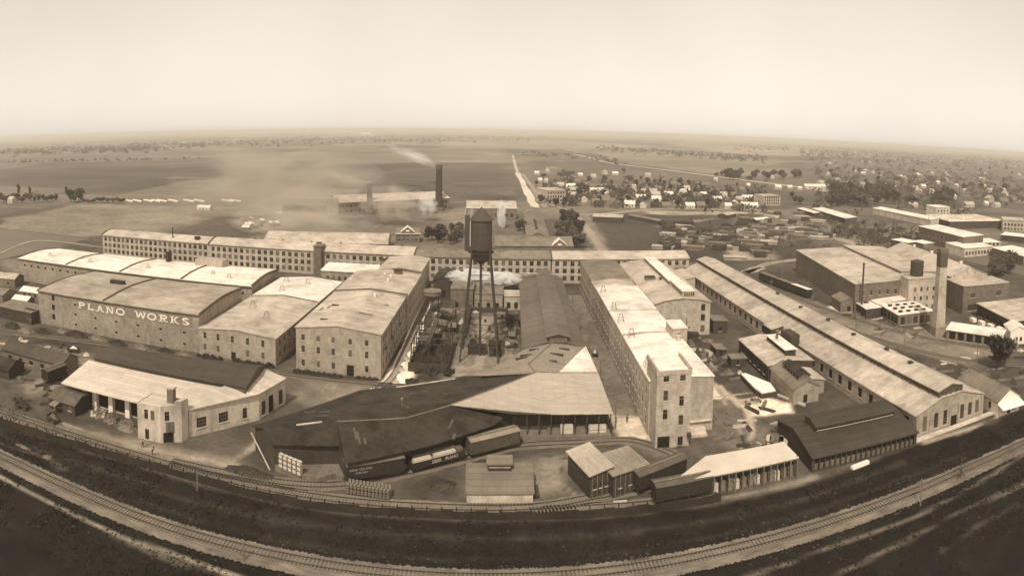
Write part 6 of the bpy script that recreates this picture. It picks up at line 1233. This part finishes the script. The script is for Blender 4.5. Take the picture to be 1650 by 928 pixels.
# the long dark pile in the court, in lifts under a timber frame
T = thing('coal_store', 'big dark coal store under a timber frame in the court by the trestle tank', 'coal store', (-21.3, 158, 0)); mb = MB(); mb.heap(0, 7.5, 5.2, 10.5, 5.2, 77, 26, 8); mb.heap(0, 17, 4.6, 5, 3.6, 78, 20, 6); mb.build('coal', M_COAL, T); mb = MB(); mb.box(-5.2, 5.2, -.3, .1, 0, 2.4); mb.box(-5.3, -5.0, .1, 20, 0, 1.6); mb.box(5.0, 5.3, .1, 20, 0, 1.6); mb.build('retaining_wall', M_WOOD, T)
for k in range(5):
    mb = MB(); y = 1 + k * 4.6; mb.tube((-4.9, y, 0), (-4.4, y, 7.2), .16); mb.tube((4.9, y, 0), (4.4, y, 7.2), .16); mb.tube((-4.5, y, 7.2), (4.5, y, 7.2), .14); mb.build('frame', M_WOOD, T)
mb = MB(); mb.tube((-4.4, 0, 7.35), (-4.4, 20, 7.35), .14); mb.tube((4.4, 0, 7.35), (4.4, 20, 7.35), .14); mb.box(-.6, .6, 0, 20, 7.4, 7.9); mb.build('runway', M_WOOD, T)
heap('small dark heap at the left foot of the three-storey store front', -52, 150.4, 2.6, .9, .8, M_COAL)
RR = random.Random(21)
def shrub(label, x, y, r, group):
    mb = MB(); 
    for i in range(150):
        d = Vector((RR.gauss(0, 1), RR.gauss(0, .7), abs(RR.gauss(0, .7)))).normalized() * r * RR.uniform(.6, 1.05); u = Vector((RR.gauss(0, 1), RR.gauss(0, 1), RR.gauss(0, 1))).normalized(); v = u.orthogonal(); e = r * .16; mb.poly([d - u * e, d + v * e, d + u * e, d - v * e])
    return tag(mb.build('shrub', M_LEAF, None, (x, y, .1)), label, 'shrub', group)
for i in range(9): shrub('round dark shrub in the bed before the three-storey store front', -54.6 + i * 1.45, 149.7 + RR.uniform(-.3, .3), RR.uniform(.8, 1.25), 'shrubs before the three-storey store')
for i in range(4): shrub('low dark shrub between the door and the right corner of the three-storey store', -38.2 + i * 1.5, 150.3, .7, 'shrubs right of the store door')
for i in range(7): shrub('round dark shrub before the two-storey store front', -72.5 + i * 1.6, 150.3 + RR.uniform(-.3, .3), RR.uniform(.9, 1.3), 'shrubs before the two-storey store')
for i in range(4): shrub('dark shrub near the lettered warehouse end of the two-storey store', -84.5 + i * 2.2, 150.4, RR.uniform(.7, 1.2), 'shrubs at the two-storey store end')
for i, (x, y, rx, ry, h) in enumerate([(-133, 147.5, 3, 1.6, 1.6), (-127, 147, 5, 2, 1.8), (-119, 147.8, 4, 1.8, 1.6), (-111, 147.5, 4, 1.5, 1.5), (-103, 148.2, 4, 1.4, 1.6), (-95, 149, 3.5, 1.2, 1.4), (-89, 149.6, 2.5, 1, 1.2), (-138, 143, 3, 2, 1.4), (-143, 140.5, 4, 2, 1.8), (-150, 141, 4, 2, 2), (-156, 139, 3, 2, 1.6)]): heap('dark heap in the line of stored castings before the lettered warehouse', x, y, rx, ry, h, M_COAL if i % 2 else M_SCRAP, 0, 'heap', 'castings heaps before the lettered warehouse')
for i, (x, y) in enumerate([(47, 166), (52, 172), (57, 165), (60, 172), (54, 158), (49, 178), (61, 180), (58, 153)]): heap('low scrap heap in the dark yard between stepped factory and vented workshop', x, y, RR.uniform(1, 2.4), RR.uniform(.8, 1.6), RR.uniform(.5, 1.1), M_SCRAP, 0, 'heap', 'scrap heaps in the dark yard')
for i in range(14):
    x, y = 53 + RR.uniform(-3, 3.5) - 0, 112 + RR.uniform(-4, 5.5); T = thing('pattern_rack', 'low dark rack in the crowded strip behind the slant-roofed stock shed', 'rack', (x, y, .03), R(-28), 'racks behind the stock shed'); mb = MB(); mb.box(-.5, .5, -1.4, 1.4, .3, .45); mb.box(-.5, .5, -1.4, 1.4, .9, 1.0); mb.build('shelf', M_WOODM if i % 3 else M_WOODL, T); mb = MB(); [mb.box(sx * .45 - .05, sx * .45 + .05, sy * 1.3 - .05, sy * 1.3 + .05, 0, 1.2) for sx in (-1, 1) for sy in (-1, 1)]; mb.build('leg', M_WOOD, T)
T = thing('yard_hut', 'small flat hut in the crowded strip by the slant-roofed shed', 'hut', (42, 107.5, 0), R(-5)); block(T, 0, 3.6, 0, 2.4, [(0, 2), (1, 2.2)], 'x', M_WOOD, M_GREYR, {}, ov=.2)
for i, (x, y) in enumerate([(-19, 148.6), (-12, 182), (-4, 184), (0, 176), (-1, 195), (1.5, 205), (-14, 200), (-10, 206), (2, 168), (-17, 188), (0, 158), (-23, 204), (-25, 210), (-20, 226 - 14)]): heap('small pile of castings on the floor of the works court', x, y, RR.uniform(.7, 1.5), RR.uniform(.6, 1.2), RR.uniform(.4, 1), M_SCRAP if i % 2 else M_DUSTR, 0, 'pile', 'castings piles in the court')
for i in range(16): heap('low pile in the strip along the brown-roofed shop wall', 2.2 + RR.uniform(-.6, .6), 166 + i * 4.4, 1.0, 1.6, RR.uniform(.8, 1.6), M_SCRAP if i % 3 else M_COAL, 0, 'pile', 'piles along the brown-roofed shop')
for i in range(12): heap('pile of pale sand in the row along the three-storey store side', -27.6 - RR.uniform(0, .8), 150 + i * 4, .9, 1.5, RR.uniform(.4, 1.1), M_SAND if i % 2 else M_DUSTR, 0, 'pile', 'sand piles beside the three-storey store')
for i, (x, y) in enumerate([(120, 190), (124, 188), (128, 168), (122, 175), (126, 160), (116, 180), (130, 164), (137, 168)]): heap('small dark heap by the tracks before the roof-lit workshop', x, y, 1.5, 1.1, .9, M_SCRAP, 0, 'heap', 'heaps before the roof-lit workshop')
for i in range(22): heap('low cinder heap on the open ground right of the foundry', 108 + RR.uniform(0, 50), 110 + RR.uniform(0, 32) + 0, RR.uniform(1, 2.6), RR.uniform(.8, 1.6), RR.uniform(.3, .9), M_SCRAP if i % 2 else M_DUSTR, RR.uniform(0, 3), 'heap', 'cinder heaps right of the foundry')
for i in range(26): heap('small rubbish heap in the yard left of the white-fronted workshop', -112 - RR.uniform(0, 50), 105 + RR.uniform(0, 32), RR.uniform(.8, 2.2), RR.uniform(.6, 1.6), RR.uniform(.4, 1.1), (M_SCRAP, M_COAL, M_DUSTR)[i % 3], RR.uniform(0, 3), 'heap', 'rubbish heaps in the left yard')
for i, (x, y, a, lb) in enumerate([(-96, 71.5, 16, 'long dark tie stack in the near meadow corner, farther from the path'), (-86, 67.5, 14, 'long dark tie stack in the near meadow corner, closest to the photographer')]): goods('tie_stack', lb, x, y, .03, a, 2.4, 1.6, M_WOOD, 'tie stack', R(3))
heap('small heap of dug soil in the meadow between fence and main track, left', -83.4, 86.2, 1.2, .9, .4, M_SCRAP); heap('low mound of dug soil in the meadow left of the small soil heap', -90, 86, 2.4, .6, .35, M_SCRAP)
heap('dark weedy mound between the workshop turret and the freight shed', -47, 101.2, 5.5, 1.6, 1.4, mat('weeds', .045, .5, 1.5)); heap('weedy mound between the barn and the loaded gondola', -11.5, 106.5, 2.6, 2.2, .8, MATS['weeds'])
# the crowded court and the dark yard: frames, racks, drums, planks
def frame(label, x, y, a, b, h, rz=0, group=None):
    T = thing('timber_frame', label, 'frame', (x, y, .03), rz, group)
    for sx in (-1, 1):
        for sy in (-1, 1): mb = MB(); mb.tube((sx * a / 2, sy * b / 2, 0), (sx * a / 2, sy * b / 2, h), .13, n=5); mb.build('post', M_WOOD, T)
    for z in (h * .5, h):
        for s_ in (-1, 1): mb = MB(); mb.tube((-a / 2, s_ * b / 2, z), (a / 2, s_ * b / 2, z), .1, n=5); mb.build('rail', M_WOOD, T)
    mb = MB(); mb.box(-a / 2, a / 2, -b / 2, b / 2, h * .5 + .1, h * .5 + .2); mb.build('deck', M_WOODM, T)
rq = random.Random(31)
for x, y, a, b, h in ((-23, 184, 4, 6, 5), (-21, 204, 5, 5, 6), (-26, 212, 4, 4, 7), (-18, 192, 3, 5, 4), (-12, 222, 4, 3, 8.5), (-3, 206, 4, 3, 4), (1, 186, 2.5, 5, 3.5), (-25, 178, 3, 4, 4)): frame('dark timber working frame in the crowded works court', x, y, a, b, h, rq.uniform(-.1, .1), 'timber frames in the court')
dr = thing('iron_drum', 'rusty iron drum lying about the works yards', 'drum', (-14, 178, .03), 0, 'drums in the yards'); mb = MB(); mb.lathe([(.42, 0), (.42, 1.1)], 12); mb.build('shell', mat('rust_paint', .1, .3, 1), dr); mb = MB(); mb.lathe([(.421, .34), (.46, .34), (.46, .4), (.421, .4)], 12); mb.lathe([(.421, .7), (.46, .7), (.46, .76), (.421, .76)], 12); mb.build('hoop', M_IRON, dr)
for k in range(60):
    x, y = rq.choice(((rq.uniform(-15, 3), rq.uniform(176, 215)), (rq.uniform(45, 62), rq.uniform(148, 182)), (rq.uniform(-27, -15), rq.uniform(178, 215)), (rq.uniform(-110, -95), rq.uniform(100, 130)))); dup(dr, (x, y, .03), rq.uniform(0, 3))
for k in range(190):
    x, y = rq.choice(((rq.uniform(46, 63), rq.uniform(148, 183)), (rq.uniform(45, 60), rq.uniform(108, 135)), (rq.uniform(-108, -98), rq.uniform(98, 128)), (rq.uniform(-27, 3), rq.uniform(178, 214)), (rq.uniform(118, 134), rq.uniform(158, 200)), (rq.uniform(-160, -108), rq.uniform(106, 140)), (rq.uniform(46, 60), rq.uniform(108, 117)), (rq.uniform(104, 150), rq.uniform(108, 138)))); L0 = rq.uniform(1.5, 5); o = MB()
    for i in range(rq.randint(2, 5)): e = rq.uniform(-.4, .4); o.box(-L0 / 2 + e, L0 / 2 + e, i * .32 - .6, i * .32 - .32, .0, rq.uniform(.12, .5))
    tag(o.build('plank_pile', rq.choice((M_WOOD, M_WOOD, M_WOODM, M_WOODM, M_DUSTR)), None, (x, y, .05), rq.uniform(0, 3.1)), 'loose plank pile on the ground of the works yards', 'plank pile', 'plank piles about the yards')
for k in range(46):
    x, y = rq.choice(((rq.uniform(46, 62), rq.uniform(148, 184)), (rq.uniform(46, 62), rq.uniform(148, 184)), (rq.uniform(-26, 2), rq.uniform(180, 214)))); heap('dark heap of castings and scrap in the crowded inner yards', x, y, rq.uniform(.8, 2.2), rq.uniform(.7, 1.5), rq.uniform(.6, 1.8), rq.choice((M_COAL, M_SCRAP, M_WOODM, M_DUSTR)), rq.uniform(0, 3), 'heap', 'heaps in the inner yards', seed=500 + k)
for k, (x, y, a, b, h) in enumerate(((46, 172, 4, 3, 2.6), (59, 166, 3.4, 5, 2.4), (52, 180, 6, 2.6, 2.8), (-24, 190, 4, 4, 3.2), (-1, 198, 4, 5, 3))):
    T = thing('lean_to_hut', ('dark lean-to close against the stepped factory wall', 'dark lean-to in the middle of the scrap-strewn yard', 'long dark lean-to before the pale curved-roof factory', 'dark lean-to under the three-storey store side', 'dark lean-to beside the brown-roofed shop wall')[k], 'hut', (x, y, 0), R(rq.uniform(-8, 8))); block(T, 0, a, 0, b, [(0, h), (1, h * .8)], 'y', M_WOOD, (M_DARKR, M_GREYR)[k % 2], {'S': [(a * .5, .1, 1, 1.8, 'door')]}, ov=.25)
# coarse weeds over the meadow and along the sidings
mb = MB(); rr = random.Random(8); nw = 0
while nw < 16000:
    x = rr.uniform(-125, 125); y = rr.uniform(64, 97)
    if abs(y - (83.4 + x * .045)) < 3.6 or LAT[3][int(x / 4 + 100) % 256, int(y / 4) % 256] < rr.uniform(.1, .8): continue
    nw += 1; s = rr.uniform(.12, .42)
    for k in range(2): a = rr.uniform(0, 3.14); dx, dy = math.cos(a) * s * .8, math.sin(a) * s * .8; mb.poly([(x - dx, y - dy, .02), (x + dx, y + dy, .02), (x + dx * .9, y + dy * .6, s * rr.uniform(.5, 1.0))])
tag(mb.build('coarse_weeds', mat('weed_blades', .03, .7, .12)), 'coarse weeds and tussocks over the dark meadow', 'weeds', kind='stuff')

mb = MB(); rr = random.Random(12)
for i in range(900):
    x = rr.uniform(-115, 115); y = rr.choice((rr.uniform(64, 97), 83.6 + x * .045 + rr.choice((-1, 1)) * rr.gauss(3.0, .6))); s = rr.uniform(.04, .13); mb.box(x - s, x + s * rr.uniform(.6, 3), y - s, y + s, .0, s * 1.1)
tag(mb.build('meadow_litter', mat('stone_litter', .06, .7, .2)), 'stones, clinker and scraps of wood strewn over the dark meadow', 'litter', kind='stuff')
# ---- smoke and steam
def smoke(name, label, loc, rad, dens, col, rot=(0, 0, 0), sc=2.2, soft=1.0, seed=0):
    mb = MB(); n = 20; mb.lathe([(math.sin(math.pi * (i + .02) / 12.04), -math.cos(math.pi * (i + .02) / 12.04)) for i in range(13)], n)
    m = bpy.data.materials.new(name + '_vapour'); m.use_nodes = True; t = m.node_tree; t.nodes.clear(); l = t.links.new
    tc = t.nodes.new('ShaderNodeTexCoord'); nz = t.nodes.new('ShaderNodeTexNoise'); nz.inputs['Scale'].default_value = sc; nz.inputs['Detail'].default_value = 4; mp = t.nodes.new('ShaderNodeMapping'); mp.inputs['Location'].default_value = (seed * 3.1, seed * 1.7, seed)
    l(tc.outputs['Object'], mp.inputs[0]); l(mp.outputs[0], nz.inputs['Vector'])
    ln = t.nodes.new('ShaderNodeVectorMath'); ln.operation = 'LENGTH'; l(tc.outputs['Object'], ln.inputs[0])
    a = t.nodes.new('ShaderNodeMath'); a.operation = 'MULTIPLY_ADD'; a.inputs[1].default_value = 2.4; a.inputs[2].default_value = -.35; l(nz.outputs[0], a.inputs[0])
    b = t.nodes.new('ShaderNodeMath'); b.operation = 'SUBTRACT'; l(a.outputs[0], b.inputs[0]); l(ln.outputs['Value'], b.inputs[1])
    c = t.nodes.new('ShaderNodeMath'); c.operation = 'MULTIPLY'; c.use_clamp = False; c.inputs[1].default_value = dens * 2; l(b.outputs[0], c.inputs[0])
    d = t.nodes.new('ShaderNodeMath'); d.operation = 'MAXIMUM'; d.inputs[1].default_value = 0; l(c.outputs[0], d.inputs[0])
    pv = t.nodes.new('ShaderNodeVolumePrincipled'); pv.inputs['Color'].default_value = (*col, 1); l(d.outputs[0], pv.inputs['Density']); o = t.nodes.new('ShaderNodeOutputMaterial'); l(pv.outputs[0], o.inputs['Volume'])
    ob = mb.build(name, m, None, loc); ob.scale = rad; ob.rotation_euler = rot; return tag(ob, label, 'steam' if 'steam' in name else 'smoke', kind='stuff')
WH, BRN = (1, .985, .95), (.84, .76, .66)
smoke('steam_cloud', 'bright white steam drifting low over the court behind the water tower legs', (-15, 232, 7.5), (10, 5, 4), 3.5, WH, sc=3.4, seed=1)
smoke('steam_cloud', 'smaller white steam wisp trailing beside the low court steam', (-3, 231, 8), (8, 4, 3), 2.5, WH, sc=3.6, seed=14)
smoke('steam_cloud', 'white steam column before the broad pale-roofed rear building', (-6, 400, 9), (3.4, 3.4, 10), 1.5, WH, seed=2)
smoke('steam_cloud', 'white steam patch right of the gabled office in the smoke', (-58, 425, 12), (8, 6, 9), .3, WH, seed=3)
smoke('smoke_plume', 'brown smoke bank over the gabled office and rear factory', (-78, 400, 16), (24, 15, 15), .06, BRN, seed=4)
smoke('smoke_plume', 'broad thin smoke bank drifting over the ash ground', (-170, 410, 24), (90, 40, 34), .021, (.78, .7, .6), sc=1.8, seed=5)
smoke('smoke_plume', 'low smoke rolling along behind the rear mill', (-125, 350, 10), (52, 20, 13), .045, BRN, seed=6)
smoke('smoke_plume', 'pale smoke streaming sideways from the tallest round chimney', (-78, 484, 43), (26, 6, 5), .12, WH, (0, R(18), 0), 1.8, seed=7)
smoke('smoke_plume', 'faint smoke trailing from the shorter round chimney', (-128, 456, 27), (24, 6, 5), .05, BRN, (0, R(12), 0), 1.8, seed=8)
smoke('steam_cloud', 'thin steam rising just behind the water tower tank', (-20, 300, 14), (4, 4, 14), .15, WH, seed=9)
